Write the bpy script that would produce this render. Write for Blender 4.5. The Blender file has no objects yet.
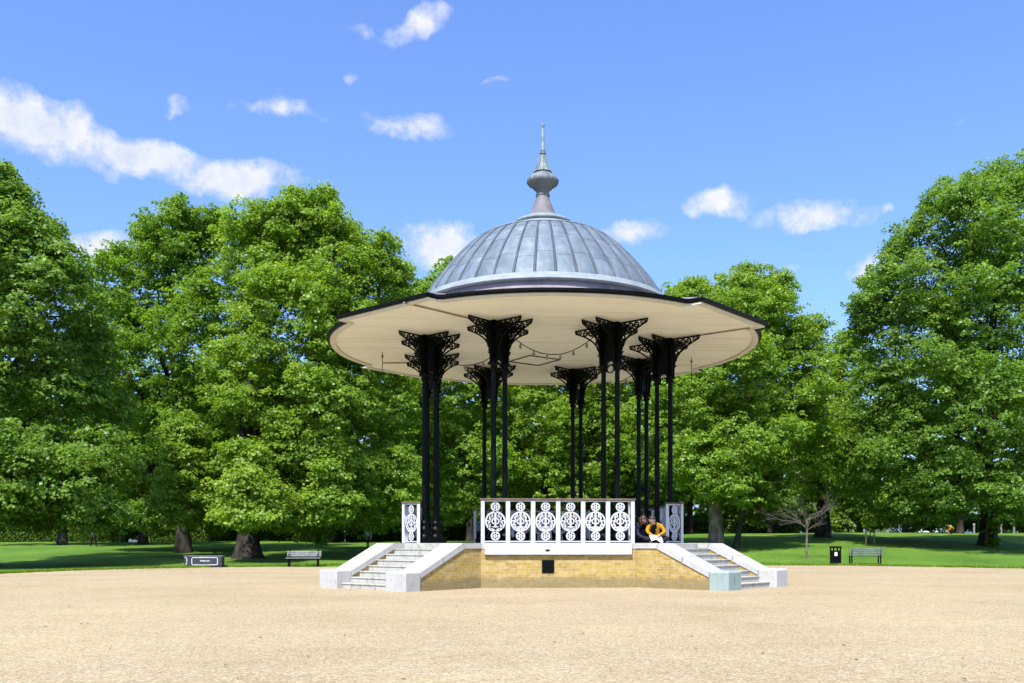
import bpy, math, random
import numpy as np
from mathutils import Vector, Matrix, Euler
R = math.radians
Q = math.sqrt(.5)
scene = bpy.context.scene
COL = scene.collection

# ------------------------------------------------------------------ helpers
class MB:
    """collects shapes and links them as one mesh object"""
    def __init__(s): s.v = []; s.f = []; s.sm = []
    def add(s, vs, fs, M=None, smooth=False):
        o = len(s.v)
        s.v += [tuple(M @ Vector(v)) if M is not None else tuple(v) for v in vs]
        s.f += [tuple(i + o for i in f) for f in fs]
        s.sm += [smooth] * len(fs)
    def box(s, c, d, M=None, rz=0, ch=0):
        x, y, z = d[0] / 2, d[1] / 2, d[2] / 2
        m = Matrix.Translation(c) @ Matrix.Rotation(rz, 4, 'Z')
        if M is not None: m = M @ m
        if ch > 0:
            b = ch
            vs = []
            for sx in (-1, 1):
                for sy in (-1, 1):
                    for sz in (-1, 1):
                        vs += [(sx*(x-b), sy*(y-b), sz*z), (sx*(x-b), sy*y, sz*(z-b)), (sx*x, sy*(y-b), sz*(z-b))]
            ix = lambda sx, sy, sz, k: (((sx+1)//2)*4 + ((sy+1)//2)*2 + (sz+1)//2) * 3 + k
            fs = []
            for sz in (-1, 1): fs.append([ix(-1,-1,sz,0), ix(1,-1,sz,0), ix(1,1,sz,0), ix(-1,1,sz,0)][::sz])
            for sy in (-1, 1): fs.append([ix(-1,sy,-1,1), ix(1,sy,-1,1), ix(1,sy,1,1), ix(-1,sy,1,1)][::-sy])
            for sx in (-1, 1): fs.append([ix(sx,-1,-1,2), ix(sx,1,-1,2), ix(sx,1,1,2), ix(sx,-1,1,2)][::sx])
            for a in (-1, 1):
                for c2 in (-1, 1):
                    fs.append([ix(-1,a,c2,0), ix(1,a,c2,0), ix(1,a,c2,1), ix(-1,a,c2,1)])
                    fs.append([ix(a,-1,c2,0), ix(a,1,c2,0), ix(a,1,c2,2), ix(a,-1,c2,2)])
                    fs.append([ix(a,c2,-1,1), ix(a,c2,1,1), ix(a,c2,1,2), ix(a,c2,-1,2)])
                    for d2 in (-1, 1): fs.append([ix(a,c2,d2,0), ix(a,c2,d2,1), ix(a,c2,d2,2)])
            s.add(vs, fs, m)
            return s
        vs = [(-x,-y,-z),(x,-y,-z),(x,y,-z),(-x,y,-z),(-x,-y,z),(x,-y,z),(x,y,z),(-x,y,z)]
        s.add(vs, [(3,2,1,0),(4,5,6,7),(0,1,5,4),(1,2,6,5),(2,3,7,6),(3,0,4,7)], m)
        return s
    def prism(s, poly, h0, h1, M=None):
        """polygon in local xy extruded from z=h0 to h1"""
        n = len(poly)
        vs = [(p[0], p[1], h0) for p in poly] + [(p[0], p[1], h1) for p in poly]
        fs = [tuple(range(n))[::-1], tuple(range(n, 2*n))] + [(i, (i+1) % n, (i+1) % n + n, i + n) for i in range(n)]
        s.add(vs, fs, M); return s
    def ring(s, c, r0, r1, t, M=None, n=16, a0=0, a1=2*math.pi):
        """flat annulus (or arc) in local xy, thickness t along z"""
        full = abs(a1 - a0 - 2*math.pi) < 1e-6
        m = n if full else n + 1
        vs = []
        for k in range(m):
            a = a0 + (a1 - a0) * k / n
            for r in (r0, r1):
                for z in (-t/2, t/2): vs.append((c[0] + r*math.cos(a), c[1] + r*math.sin(a), z))
        fs = []
        for k in range(n):
            a, b = 4*k, 4*((k+1) % m)
            fs += [(a+1, a+3, b+3, b+1), (a, b, b+2, a+2), (a+2, b+2, b+3, a+3), (a, a+1, b+1, b)]
        s.add(vs, fs, M); return s
    def bar(s, a, b, w, t, M=None):
        """flat bar in local xy from a to b, width w, thickness t"""
        a = Vector((a[0], a[1])); b = Vector((b[0], b[1])); d = (b - a).normalized(); p = Vector((-d.y, d.x)) * w/2
        s.prism([a + p, a - p, b - p, b + p][::-1], -t/2, t/2, M); return s
    def strip(s, pts, w, t, M=None):
        for a, b in zip(pts[:-1], pts[1:]): s.bar(a, b, w, t, M)
        return s
    def tube(s, pts, rad, n=8, cap=True, smooth=True, M=None):
        pts = [Vector(p) for p in pts]
        if not hasattr(rad, '__len__'): rad = [rad] * len(pts)
        vs = []; up = Vector((0, 0, 1)); ref = None
        for i, p in enumerate(pts):
            d = (pts[min(i+1, len(pts)-1)] - pts[max(i-1, 0)]).normalized()
            if ref is None:
                ref = d.cross(up)
                if ref.length < .05: ref = d.cross(Vector((1, 0, 0)))
            ref = (ref - d * ref.dot(d)).normalized(); q = d.cross(ref)
            for k in range(n):
                a = 2*math.pi*k/n
                vs.append(p + (ref*math.cos(a) + q*math.sin(a)) * rad[i])
        fs = [(i*n+k, i*n+(k+1) % n, (i+1)*n+(k+1) % n, (i+1)*n+k) for i in range(len(pts)-1) for k in range(n)]
        s.add(vs, fs, M, smooth)
        if cap:
            s.add(vs[:n], [tuple(range(n))[::-1]], M); s.add(vs[-n:], [tuple(range(n))], M)
        return s
    def lathe(s, prof, n=32, c=(0, 0), smooth=True, M=None, closed=True):
        vs = [(c[0] + r*math.cos(2*math.pi*k/n), c[1] + r*math.sin(2*math.pi*k/n), z) for r, z in prof for k in range(n)]
        fs = [(i*n+k, i*n+(k+1) % n, (i+1)*n+(k+1) % n, (i+1)*n+k) for i in range(len(prof)-1) for k in range(n)]
        s.add(vs, fs, M, smooth)
        if closed:
            if prof[0][0] > 1e-4: s.add(vs[:n], [tuple(range(n))[::-1]], M)
            if prof[-1][0] > 1e-4: s.add(vs[-n:], [tuple(range(n))], M)
        return s
    def build(s, name, mat, parent=None, loc=None):
        me = bpy.data.meshes.new(name)
        me.from_pydata(s.v, [], s.f); me.update()
        me.polygons.foreach_set('use_smooth', s.sm)
        if mat: me.materials.append(mat)
        o = bpy.data.objects.new(name, me); COL.objects.link(o)
        if parent: o.parent = parent
        if loc: o.location = loc
        return o

def tag(o, label=None, cat=None, group=None, kind=None):
    if label: o['label'] = label
    if cat: o['category'] = cat
    if group: o['group'] = group
    if kind: o['kind'] = kind
    return o
def empty(name, loc, rz=0, label=None, cat=None, group=None):
    o = bpy.data.objects.new(name, None); COL.objects.link(o)
    o.location = loc; o.rotation_euler.z = rz; o.empty_display_size = .3
    return tag(o, label, cat, group)
def kids(o): return [c for c in bpy.data.objects if c.parent == o]
def copy_tree(o, parent=None, ch=None):
    c = o.copy(); COL.objects.link(c); c.parent = parent
    for k in kids(o): copy_tree(k, c)
    return c
CX, F, CAMZ = 512.0, 935.0, 1.2
def at(u, Y): return (u - CX) / F * Y          # pixel column at distance Y -> world X
def zz(v, Y): return CAMZ + (543 - v) / F * Y   # pixel row at distance Y -> world z

# ------------------------------------------------------------------ materials
def mat(name, col=(.5, .5, .5), rough=.6, spec=.3, metal=0):
    m = bpy.data.materials.new(name); m.use_nodes = True
    b = m.node_tree.nodes['Principled BSDF']
    b.inputs['Base Color'].default_value = (*col, 1); b.inputs['Roughness'].default_value = rough
    b.inputs['Specular IOR Level'].default_value = spec; b.inputs['Metallic'].default_value = metal
    return m
def N(m, t, **kw):
    n = m.node_tree.nodes.new(t)
    for k, v in kw.items():
        if k in n.inputs.keys(): n.inputs[k].default_value = v
        else: setattr(n, k, v)
    return n
def L(m, a, b): m.node_tree.links.new(a, b)
def bsdf(m): return m.node_tree.nodes['Principled BSDF']
def ramp(m, src, stops, interp='LINEAR'):
    r = N(m, 'ShaderNodeValToRGB'); e = r.color_ramp.elements; r.color_ramp.interpolation = interp
    while len(e) < len(stops): e.new(.5)
    for i, (p, c) in enumerate(stops): e[i].position = p; e[i].color = (*c, 1) if len(c) == 3 else c
    L(m, src, r.inputs[0]); return r.outputs[0]
def mixc(m, fac, a, b, mode='MIX'):
    n = N(m, 'ShaderNodeMix', data_type='RGBA', blend_type=mode)
    for sock, v in ((0, fac), (6, a), (7, b)):
        if hasattr(v, 'links'): L(m, v, n.inputs[sock])
        else: n.inputs[sock].default_value = v if sock == 0 else (*v, 1)
    return n.outputs[2]
def noise(m, scale, detail=4, rough=.55, vec=None, out='Fac'):
    n = N(m, 'ShaderNodeTexNoise', Scale=scale, Detail=detail, Roughness=rough)
    if vec is None:
        g = N(m, 'ShaderNodeNewGeometry'); vec = g.outputs['Position']
    L(m, vec, n.inputs['Vector']); return n.outputs[out]
def objvec(m, scale=None):
    c = N(m, 'ShaderNodeTexCoord').outputs['Object']
    if scale:
        mp = N(m, 'ShaderNodeMapping'); mp.inputs['Scale'].default_value = scale; L(m, c, mp.inputs['Vector']); c = mp.outputs[0]
    return c
def bump(m, h, strength=.4, dist=.02):
    b = N(m, 'ShaderNodeBump', Strength=strength, Distance=dist); L(m, h, b.inputs['Height']); L(m, b.outputs[0], bsdf(m).inputs['Normal'])
def varied(name, c0, c1, scale, rough=.6, spec=.3, bmp=0, bscale=None, detail=5, lo=.35, hi=.65):
    m = mat(name, c0, rough, spec)
    v = objvec(m); n = noise(m, scale, detail, .6, v)
    L(m, ramp(m, n, [(lo, c0), (hi, c1)]), bsdf(m).inputs['Base Color'])
    if bmp: bump(m, noise(m, bscale or scale*4, 4, .6, v), bmp, .01)
    return m

# gravel ----------------------------------------------------------
def gravel_mat():
    m = mat('gravel', rough=.95, spec=.1)
    g = N(m, 'ShaderNodeNewGeometry').outputs['Position']
    vo = N(m, 'ShaderNodeTexVoronoi', Scale=55.0); L(m, g, vo.inputs['Vector'])
    vo2 = N(m, 'ShaderNodeTexVoronoi', Scale=17.0); L(m, g, vo2.inputs['Vector'])
    sep = N(m, 'ShaderNodeSeparateColor'); L(m, vo.outputs['Color'], sep.inputs[0])
    sep2 = N(m, 'ShaderNodeSeparateColor'); L(m, vo2.outputs['Color'], sep2.inputs[0])
    c = ramp(m, sep.outputs[0], [(0, (.205, .158, .090)), (.3, (.300, .240, .140)), (.75, (.352, .289, .175)), (1, (.46, .41, .30))])
    c2 = ramp(m, sep2.outputs[0], [(0, (.70, .66, .60)), (.5, (.95, .95, .95)), (1, (1.12, 1.12, 1.12))])
    c = mixc(m, .38, c, c2, 'MULTIPLY')
    big = noise(m, .22, 5, .62, g)
    c = mixc(m, 1.0, c, ramp(m, big, [(.3, (.84, .81, .76)), (.5, (.97, .96, .95)), (.7, (1.08, 1.06, 1.02))]), 'MULTIPLY')
    mp = N(m, 'ShaderNodeMapping'); mp.inputs['Scale'].default_value = (.8, 1.1, 1); L(m, g, mp.inputs['Vector'])
    mid = noise(m, 1.6, 7, .72, mp.outputs[0])
    c = mixc(m, .28, c, ramp(m, mid, [(.25, (.80, .77, .73)), (.5, (1, 1, 1)), (.75, (1.06, 1.06, 1.05))]), 'MULTIPLY')
    L(m, c, bsdf(m).inputs['Base Color'])
    ad = N(m, 'ShaderNodeMath', operation='ADD'); L(m, vo.outputs['Distance'], ad.inputs[0]); L(m, mid, ad.inputs[1])
    bump(m, ad.outputs[0], .4, .010)
    return m
def grass_mat():
    m = mat('grass_ground', rough=.9, spec=.15)
    g = N(m, 'ShaderNodeNewGeometry').outputs['Position']
    big = noise(m, .16, 4, .6, g); fine = noise(m, 5, 5, .7, g)
    c = ramp(m, big, [(.3, (.052, .115, .012)), (.5, (.075, .155, .017)), (.7, (.105, .185, .024))])
    c = mixc(m, .8, c, ramp(m, fine, [(.25, (.40, .46, .36)), (.5, (1, 1, 1)), (.8, (1.6, 1.4, 1.25))]), 'MULTIPLY')
    mp = N(m, 'ShaderNodeMapping'); mp.inputs['Scale'].default_value = (.35, 2.2, 1); L(m, g, mp.inputs['Vector'])
    fl = noise(m, 1.1, 6, .75, mp.outputs[0])
    c = mixc(m, ramp(m, fl, [(.60, (0, 0, 0)), (.72, (.6, .6, .6))]), c, (.20, .25, .10))
    L(m, c, bsdf(m).inputs['Base Color']); bump(m, fine, .9, .08)
    return m
def brick_mat():
    m = mat('yellow_brick', rough=.85, spec=.15)
    tc = N(m, 'ShaderNodeTexCoord').outputs['Object']
    geo = N(m, 'ShaderNodeNewGeometry')
    # along-wall coordinate from the wall's own normal: rotate object xy so bricks run along the face
    vt = N(m, 'ShaderNodeVectorTransform', vector_type='NORMAL', convert_from='WORLD', convert_to='OBJECT'); L(m, geo.outputs['Normal'], vt.inputs[0])
    cr = N(m, 'ShaderNodeVectorMath', operation='CROSS_PRODUCT'); L(m, vt.outputs[0], cr.inputs[0]); cr.inputs[1].default_value = (0, 0, 1)
    dt = N(m, 'ShaderNodeVectorMath', operation='DOT_PRODUCT'); L(m, cr.outputs[0], dt.inputs[0]); L(m, tc, dt.inputs[1])
    sp = N(m, 'ShaderNodeSeparateXYZ'); L(m, tc, sp.inputs[0])
    cb = N(m, 'ShaderNodeCombineXYZ'); L(m, dt.outputs['Value'], cb.inputs[0]); L(m, sp.outputs[2], cb.inputs[1])
    b = N(m, 'ShaderNodeTexBrick', Scale=1.0, offset=.5)
    b.inputs['Brick Width'].default_value = .225; b.inputs['Row Height'].default_value = .075
    b.inputs['Mortar Size'].default_value = .006; b.inputs['Mortar Smooth'].default_value = .3; b.inputs['Bias'].default_value = -.1
    b.inputs['Color1'].default_value = (.305, .215, .065, 1); b.inputs['Color2'].default_value = (.42, .32, .125, 1); b.inputs['Mortar'].default_value = (.36, .31, .21, 1)
    L(m, cb.outputs[0], b.inputs['Vector'])
    n1 = noise(m, 1.3, 5, .6, cb.outputs[0])
    c = mixc(m, ramp(m, n1, [(.5, (0, 0, 0)), (.68, (.7, .7, .7))]), b.outputs['Color'], (.36, .27, .06))     # lichen
    n2 = noise(m, 9, 4, .7, cb.outputs[0])
    c = mixc(m, .75, c, ramp(m, n2, [(.3, (.66, .64, .6)), (.6, (1.08, 1.06, 1.03))]), 'MULTIPLY')
    # damp moss and dirt splashed along the foot of the wall, ragged upper edge
    n3 = noise(m, 2.4, 5, .7, cb.outputs[0])
    h = N(m, 'ShaderNodeMath', operation='MULTIPLY_ADD'); L(m, n3, h.inputs[0]); h.inputs[1].default_value = -.42; L(m, sp.outputs[2], h.inputs[2])
    c = mixc(m, ramp(m, h.outputs[0], [(0, (.62, .62, .62)), (.06, (0, 0, 0))]), c, (.16, .125, .07)) if False else mixc(m, ramp(m, h.outputs[0], [(0, (.62, .62, .62)), (.13, (0, 0, 0))]), c, (.15, .125, .075))
    L(m, c, bsdf(m).inputs['Base Color'])
    bump(m, b.outputs['Fac'], -.5, .01)
    return m
def stone_mat(name, tint, stain, amount=.62):
    m = mat(name, rough=.75, spec=.2)
    v = objvec(m)
    n1 = noise(m, 1.5, 6, .65, v)
    mp = N(m, 'ShaderNodeMapping'); mp.inputs['Scale'].default_value = (1, 1, .45); L(m, v, mp.inputs['Vector']); n2 = noise(m, 9, 8, .8, mp.outputs[0])
    c = ramp(m, n1, [(.3, tuple(x*.86 for x in tint)), (.6, tint)])
    c = mixc(m, ramp(m, n2, [(amount, (0, 0, 0)), (amount+.14, (.85, .85, .85))]), c, stain)
    L(m, c, bsdf(m).inputs['Base Color']); bump(m, n2, .25, .01)
    return m
def zinc_mat():
    m = mat('zinc_roofing', rough=.62, spec=.3)
    v = objvec(m)
    a = N(m, 'ShaderNodeAttribute', attribute_name='tone')
    mp = N(m, 'ShaderNodeMapping'); mp.inputs['Scale'].default_value = (2.2, 2.2, .45); L(m, v, mp.inputs['Vector'])
    n1 = noise(m, 1.6, 5, .62, mp.outputs[0])
    c = ramp(m, n1, [(.28, (.086, .116, .145)), (.50, (.124, .158, .190)), (.74, (.185, .222, .256))])
    c = mixc(m, ramp(m, noise(m, .9, 4, .6, v), [(.55, (0, 0, 0)), (.70, (.35, .35, .35))]), c, (.125, .115, .14))
    c = mixc(m, .9, c, ramp(m, a.outputs['Fac'], [(0, (.40, .41, .44)), (.5, (1, 1, 1)), (1, (1.2, 1.2, 1.19))]), 'MULTIPLY')
    L(m, c, bsdf(m).inputs['Base Color']); bsdf(m).inputs['Metallic'].default_value = .15
    return m
def leaf_mat(name, dark, mid, light, trans=.6):
    m = bpy.data.materials.new(name); m.use_nodes = True; nt = m.node_tree; nt.nodes.clear()
    a = N(m, 'ShaderNodeAttribute', attribute_name='tone')
    oi = N(m, 'ShaderNodeObjectInfo')
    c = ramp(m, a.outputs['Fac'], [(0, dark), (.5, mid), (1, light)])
    c = mixc(m, 1.0, c, ramp(m, oi.outputs['Random'], [(0, (.84, .9, .85)), (1, (1.12, 1.08, 1.05))]), 'MULTIPLY')
    d = N(m, 'ShaderNodeBsdfDiffuse'); t = N(m, 'ShaderNodeBsdfTranslucent'); g = N(m, 'ShaderNodeBsdfGlossy', Roughness=.45)
    g.inputs['Color'].default_value = (.9, 1, .85, 1)
    L(m, c, d.inputs[0]); L(m, mixc(m, 1.0, c, (1.35, 1.28, .5), 'MULTIPLY'), t.inputs[0])
    x = N(m, 'ShaderNodeMixShader', Fac=trans); L(m, d.outputs[0], x.inputs[1]); L(m, t.outputs[0], x.inputs[2])
    y = N(m, 'ShaderNodeMixShader', Fac=.018); L(m, x.outputs[0], y.inputs[1]); L(m, g.outputs[0], y.inputs[2])
    o = N(m, 'ShaderNodeOutputMaterial'); L(m, y.outputs[0], o.inputs[0])
    return m
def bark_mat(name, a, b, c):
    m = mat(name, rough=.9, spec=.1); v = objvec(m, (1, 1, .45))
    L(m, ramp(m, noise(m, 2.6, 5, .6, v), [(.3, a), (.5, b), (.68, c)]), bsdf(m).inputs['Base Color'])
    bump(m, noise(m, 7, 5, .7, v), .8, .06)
    return m

M_ = {}
M_['gravel'] = gravel_mat(); M_['grass'] = grass_mat(); M_['brick'] = brick_mat()
M_['stone'] = stone_mat('white_painted_stone', (.40, .395, .38), (.19, .185, .165), .55)
M_['step'] = stone_mat('weathered_step_stone', (.385, .38, .34), (.17, .16, .10), .50)
M_['stone_green'] = stone_mat('greenish_painted_stone', (.26, .33, .315), (.18, .21, .19), .52)
M_['white'] = varied('white_paint', (.40, .41, .42), (.45, .46, .47), 3, .55, .2)
M_['cream'] = None
M_['black'] = varied('black_ironwork_paint', (.0012, .0014, .0014), (.0028, .0032, .0033), 3, .4, .10)
M_['dgreen'] = varied('dark_green_ironwork_paint', (.0012, .002, .0018), (.0026, .0040, .0035), 3, .4, .10)
M_['zinc'] = zinc_mat()
M_['lead'] = varied('lead_moulding', (.16, .19, .205), (.23, .262, .28), 2.5, .6, .15)
M_['lead_dark'] = varied('weathered_lead', (.095, .11, .12), (.17, .19, .205), 4, .65, .2)
M_['copper'] = varied('purple_brown_metal', (.15, .13, .145), (.24, .215, .23), 2.0, .6, .25)
M_['neck'] = varied('grey_purple_metal', (.10, .095, .105), (.175, .165, .175), 2.0, .6, .2)
M_['patina'] = varied('patina_metal', (.09, .135, .145), (.19, .245, .25), 5, .55, .3)
M_['wood'] = varied('brown_handrail_wood', (.075, .05, .035), (.14, .10, .07), 8, .5, .3)
def cream_mat():
    m = mat('cream_painted_soffit', rough=.7, spec=.15); v = objvec(m)
    c = ramp(m, noise(m, .7, 5, .6, v), [(.3, (.81, .775, .66)), (.7, (.85, .82, .71))])
    mp = N(m, 'ShaderNodeMapping'); mp.inputs['Scale'].default_value = (.25, 5, 1); L(m, v, mp.inputs['Vector'])
    c = mixc(m, 1.0, c, ramp(m, noise(m, 1.0, 3, .5, mp.outputs[0]), [(.33, (.88, .85, .81)), (.42, (1, 1, 1))]), 'MULTIPLY')
    L(m, c, bsdf(m).inputs['Base Color']); return m
M_['cream'] = cream_mat()
M_['cream_edge'] = varied('pale_cream_trim', (.58, .54, .44), (.64, .61, .52), 3, .6, .2)
M_['leaf_a'] = leaf_mat('plane_leaf', (.100, .190, .015), (.168, .288, .021), (.25, .365, .036))
M_['leaf_b'] = leaf_mat('fresh_plane_leaf', (.112, .205, .017), (.192, .318, .026), (.28, .395, .046))
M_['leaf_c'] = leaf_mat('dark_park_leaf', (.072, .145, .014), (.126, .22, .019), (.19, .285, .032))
M_['leaf_d'] = leaf_mat('cool_plane_leaf', (.085, .170, .020), (.140, .258, .032), (.215, .335, .052))
M_['leaf_e'] = leaf_mat('pale_new_leaf', (.150, .255, .022), (.235, .36, .034), (.31, .43, .055))
M_['bark'] = bark_mat('plane_bark', (.05, .042, .032), (.12, .10, .075), (.25, .22, .17))
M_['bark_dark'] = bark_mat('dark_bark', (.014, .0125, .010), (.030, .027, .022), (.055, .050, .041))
M_['bark_pale'] = bark_mat('pale_bark', (.075, .062, .045), (.17, .145, .105), (.31, .275, .21))
M_['twig'] = varied('bare_twig', (.085, .07, .058), (.16, .135, .115), 4, .85, .1)

# ------------------------------------------------------------------ camera, light, sky
cam = bpy.data.cameras.new('camera'); co = bpy.data.objects.new('camera', cam); COL.objects.link(co)
co.location = (0, 0, CAMZ + .005); co.rotation_euler = (R(90), 0, 0)
cam.sensor_width = 36; cam.lens = F / 1024 * 36; cam.shift_y = (543 - 341.5) / 1024
cam.clip_start = .1; cam.clip_end = 3000
scene.camera = co
SUN_AZ, SUN_EL = R(-163), R(55)     # azimuth clockwise from +Y (view direction): behind the camera, to the left
sd = Vector((math.sin(SUN_AZ)*math.cos(SUN_EL), math.cos(SUN_AZ)*math.cos(SUN_EL), math.sin(SUN_EL)))
sl = bpy.data.lights.new('sun', 'SUN'); sl.energy = 3.6; sl.angle = R(1.0); sl.color = (1, .95, .87)
so = bpy.data.objects.new('sun', sl); COL.objects.link(so); so.rotation_euler = (-sd).to_track_quat('-Z', 'Y').to_euler()
w = bpy.data.worlds.new('World'); scene.world = w; w.use_nodes = True
nt = w.node_tree; bg = nt.nodes['Background']
class W_: pass
wm = W_(); wm.node_tree = nt
sky = N(wm, 'ShaderNodeTexSky', sky_type='NISHITA'); sky.sun_disc = False
sky.sun_elevation = SUN_EL; sky.sun_rotation = SUN_AZ; sky.air_density = 1.0; sky.dust_density = 2.2; sky.ozone_density = 3.0; sky.altitude = 50
bg.inputs['Strength'].default_value = .108
skycol = mixc(wm, 1.0, sky.outputs[0], (.73, .88, 1.21), 'MULTIPLY')
# clouds: soft cumulus puffs set by compass direction in the sky, broken up with noise
tcw = N(wm, 'ShaderNodeTexCoord').outputs['Generated']
nz = N(wm, 'ShaderNodeTexNoise', Scale=27.0, Detail=9.0, Roughness=.66); L(wm, tcw, nz.inputs['Vector'])
nzb = N(wm, 'ShaderNodeTexNoise', Scale=7.0, Detail=4.0, Roughness=.55); L(wm, tcw, nzb.inputs['Vector'])
wn = N(wm, 'ShaderNodeTexNoise', Scale=11.0, Detail=6.0, Roughness=.6); L(wm, tcw, wn.inputs['Vector'])
w1 = N(wm, 'ShaderNodeVectorMath', operation='SUBTRACT'); L(wm, wn.outputs['Color'], w1.inputs[0]); w1.inputs[1].default_value = (.5, .5, .5)
w2 = N(wm, 'ShaderNodeVectorMath', operation='MULTIPLY_ADD'); L(wm, w1.outputs[0], w2.inputs[0]); w2.inputs[1].default_value = (.085, .085, .06); L(wm, tcw, w2.inputs[2])
tcs = w2.outputs[0]
def cdir(u, v): return Vector(((u - CX) / F, 1, (543 - v) / F)).normalized()
def mth(op, a, b=None, c=None):
    n = N(wm, 'ShaderNodeMath', operation=op)
    for i, x in enumerate((a, b, c)):
        if x is None: continue
        if hasattr(x, 'links'): L(wm, x, n.inputs[i])
        else: n.inputs[i].default_value = x
    return n.outputs[0]
clouds = [ # u, v, half width, half height, tilt (px up per px right), strength
    (38, 126, 84, 44, -.30, 1.12), (140, 154, 92, 29, -.18, 1.1), (238, 177, 86, 26, -.05, 1.08),
    (5, 118, 60, 42, 0, .9), (418, 27, 46, 19, .28, .62), (370, 25, 30, 13, -.2, .42),
    (280, 108, 62, 13, -.05, .58), (405, 124, 56, 16, -.10, .55), (352, 74, 12, 12, 0, .35), (492, 73, 14, 7, 0, .35), (168, 102, 16, 9, 0, .3),
    (440, 246, 56, 30, .05, 1.0), (628, 234, 46, 18, .1, .7), (105, 248, 70, 20, -.05, .65),
    (722, 202, 56, 17, .08, .7), (818, 214, 70, 20, -.05, .85), (884, 213, 12, 8, 0, .4), (866, 270, 32, 17, .2, .85), (795, 270, 14, 10, 0, .4),
    (970, 122, 40, 9, 0, .15)]
acc = None
for (u, v, hw, hh, tl, st) in clouds:
    c = cdir(u, v); right = (cdir(u + 5, v - 5*tl) - c).normalized(); upv = right.cross(c).normalized()
    kx = (cdir(u + hw, v - hw*tl) - c).length; ky = (cdir(u, v - hh) - c).length
    sb = N(wm, 'ShaderNodeVectorMath', operation='SUBTRACT'); L(wm, tcs, sb.inputs[0]); sb.inputs[1].default_value = c
    d1 = N(wm, 'ShaderNodeVectorMath', operation='DOT_PRODUCT'); L(wm, sb.outputs[0], d1.inputs[0]); d1.inputs[1].default_value = right / kx
    d2 = N(wm, 'ShaderNodeVectorMath', operation='DOT_PRODUCT'); L(wm, sb.outputs[0], d2.inputs[0]); d2.inputs[1].default_value = upv / ky
    d3 = N(wm, 'ShaderNodeVectorMath', operation='DOT_PRODUCT'); L(wm, sb.outputs[0], d3.inputs[0]); d3.inputs[1].default_value = c / kx
    q = mth('ADD', mth('MULTIPLY', d1.outputs['Value'], d1.outputs['Value']), mth('MULTIPLY', d2.outputs['Value'], d2.outputs['Value']))
    q = mth('ADD', q, mth('MULTIPLY', d3.outputs['Value'], d3.outputs['Value']))
    # coverage 1 at heart, 0 at rim; noise eats the edge
    cov = mth('SUBTRACT', 1.0, mth('SQRT', q))
    cov = mth('MULTIPLY', mth('MAXIMUM', cov, 0.0), st)
    acc = cov if acc is None else mth('MAXIMUM', acc, cov)
nn = mth('ADD', mth('MULTIPLY', mth('SUBTRACT', nz.outputs['Fac'], .5), 1.5), mth('MULTIPLY', mth('SUBTRACT', nzb.outputs['Fac'], .5), .7))
dens = mth('ADD', acc, mth('MULTIPLY', nn, mth('MINIMUM', mth('MULTIPLY', acc, 3.0), 1.0)))
cf = ramp(wm, dens, [(.08, (0, 0, 0)), (.26, (.35, .35, .35)), (.60, (.93, .93, .93))])
cl = ramp(wm, nz.outputs['Fac'], [(.32, (2.7, 2.95, 3.5)), (.62, (3.7, 3.75, 3.85))])
L(wm, mixc(wm, cf, skycol, cl), bg.inputs['Color'])
vs_ = scene.view_settings; vs_.view_transform = 'Standard'; vs_.look = 'None'; vs_.exposure = 1.3; vs_.gamma = 1; vs_.use_curve_mapping = False
scene.render.engine = 'CYCLES'
cy = scene.cycles; cy.max_bounces = 8; cy.diffuse_bounces = 5; cy.glossy_bounces = 2; cy.transmission_bounces = 6; cy.transparent_max_bounces = 4
cy.use_adaptive_sampling = True; cy.adaptive_threshold = .02; cy.use_denoising = True
try: cy.denoiser = 'OPENIMAGEDENOISE'
except Exception: pass
cy.sample_clamp_indirect = 8

# ------------------------------------------------------------------ ground
def sstep(a, b, x):
    t = min(1, max(0, (x - a) / (b - a))); return t*t*(3 - 2*t)
def lin(a, b, x): return min(1, max(0, (x - a) / (b - a)))
def gz(X, Y):
    """height of the lawn: flat round the bandstand, rising gently beyond, more on the right"""
    k = sstep(-4, 16, X * 60 / max(Y, 30))
    left = 1.35 * lin(47, 92, Y); right = 1.35 * lin(50, 66, Y) + .85 * lin(66, 92, Y)
    h = left * (1 - k) + right * k
    return h + .05 * math.sin(X*.31 + Y*.17) * lin(52, 62, Y)
rnd = random.Random(5)
def ground():
    xs = [-900, -500, -300, -200] + [-150 + 3*i for i in range(101)] + [200, 300, 500, 900]
    ys = [-300, -150, -60, -20, 10, 30] + [36 + 1.5*i for i in range(50)] + [115, 120, 130, 150, 180, 230, 300, 450, 700, 1200]
    vs = [(x, y, gz(x, y) - .004) for y in ys for x in xs]; nx = len(xs)
    fs = [(j*nx+i, j*nx+i+1, (j+1)*nx+i+1, (j+1)*nx+i) for j in range(len(ys)-1) for i in range(nx-1)]
    m = MB(); m.add(vs, fs, smooth=True); o = m.build('ground', M_['grass']); tag(o, 'park lawn of mown green grass rising gently under the trees', None, None, 'structure')
ground()
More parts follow.
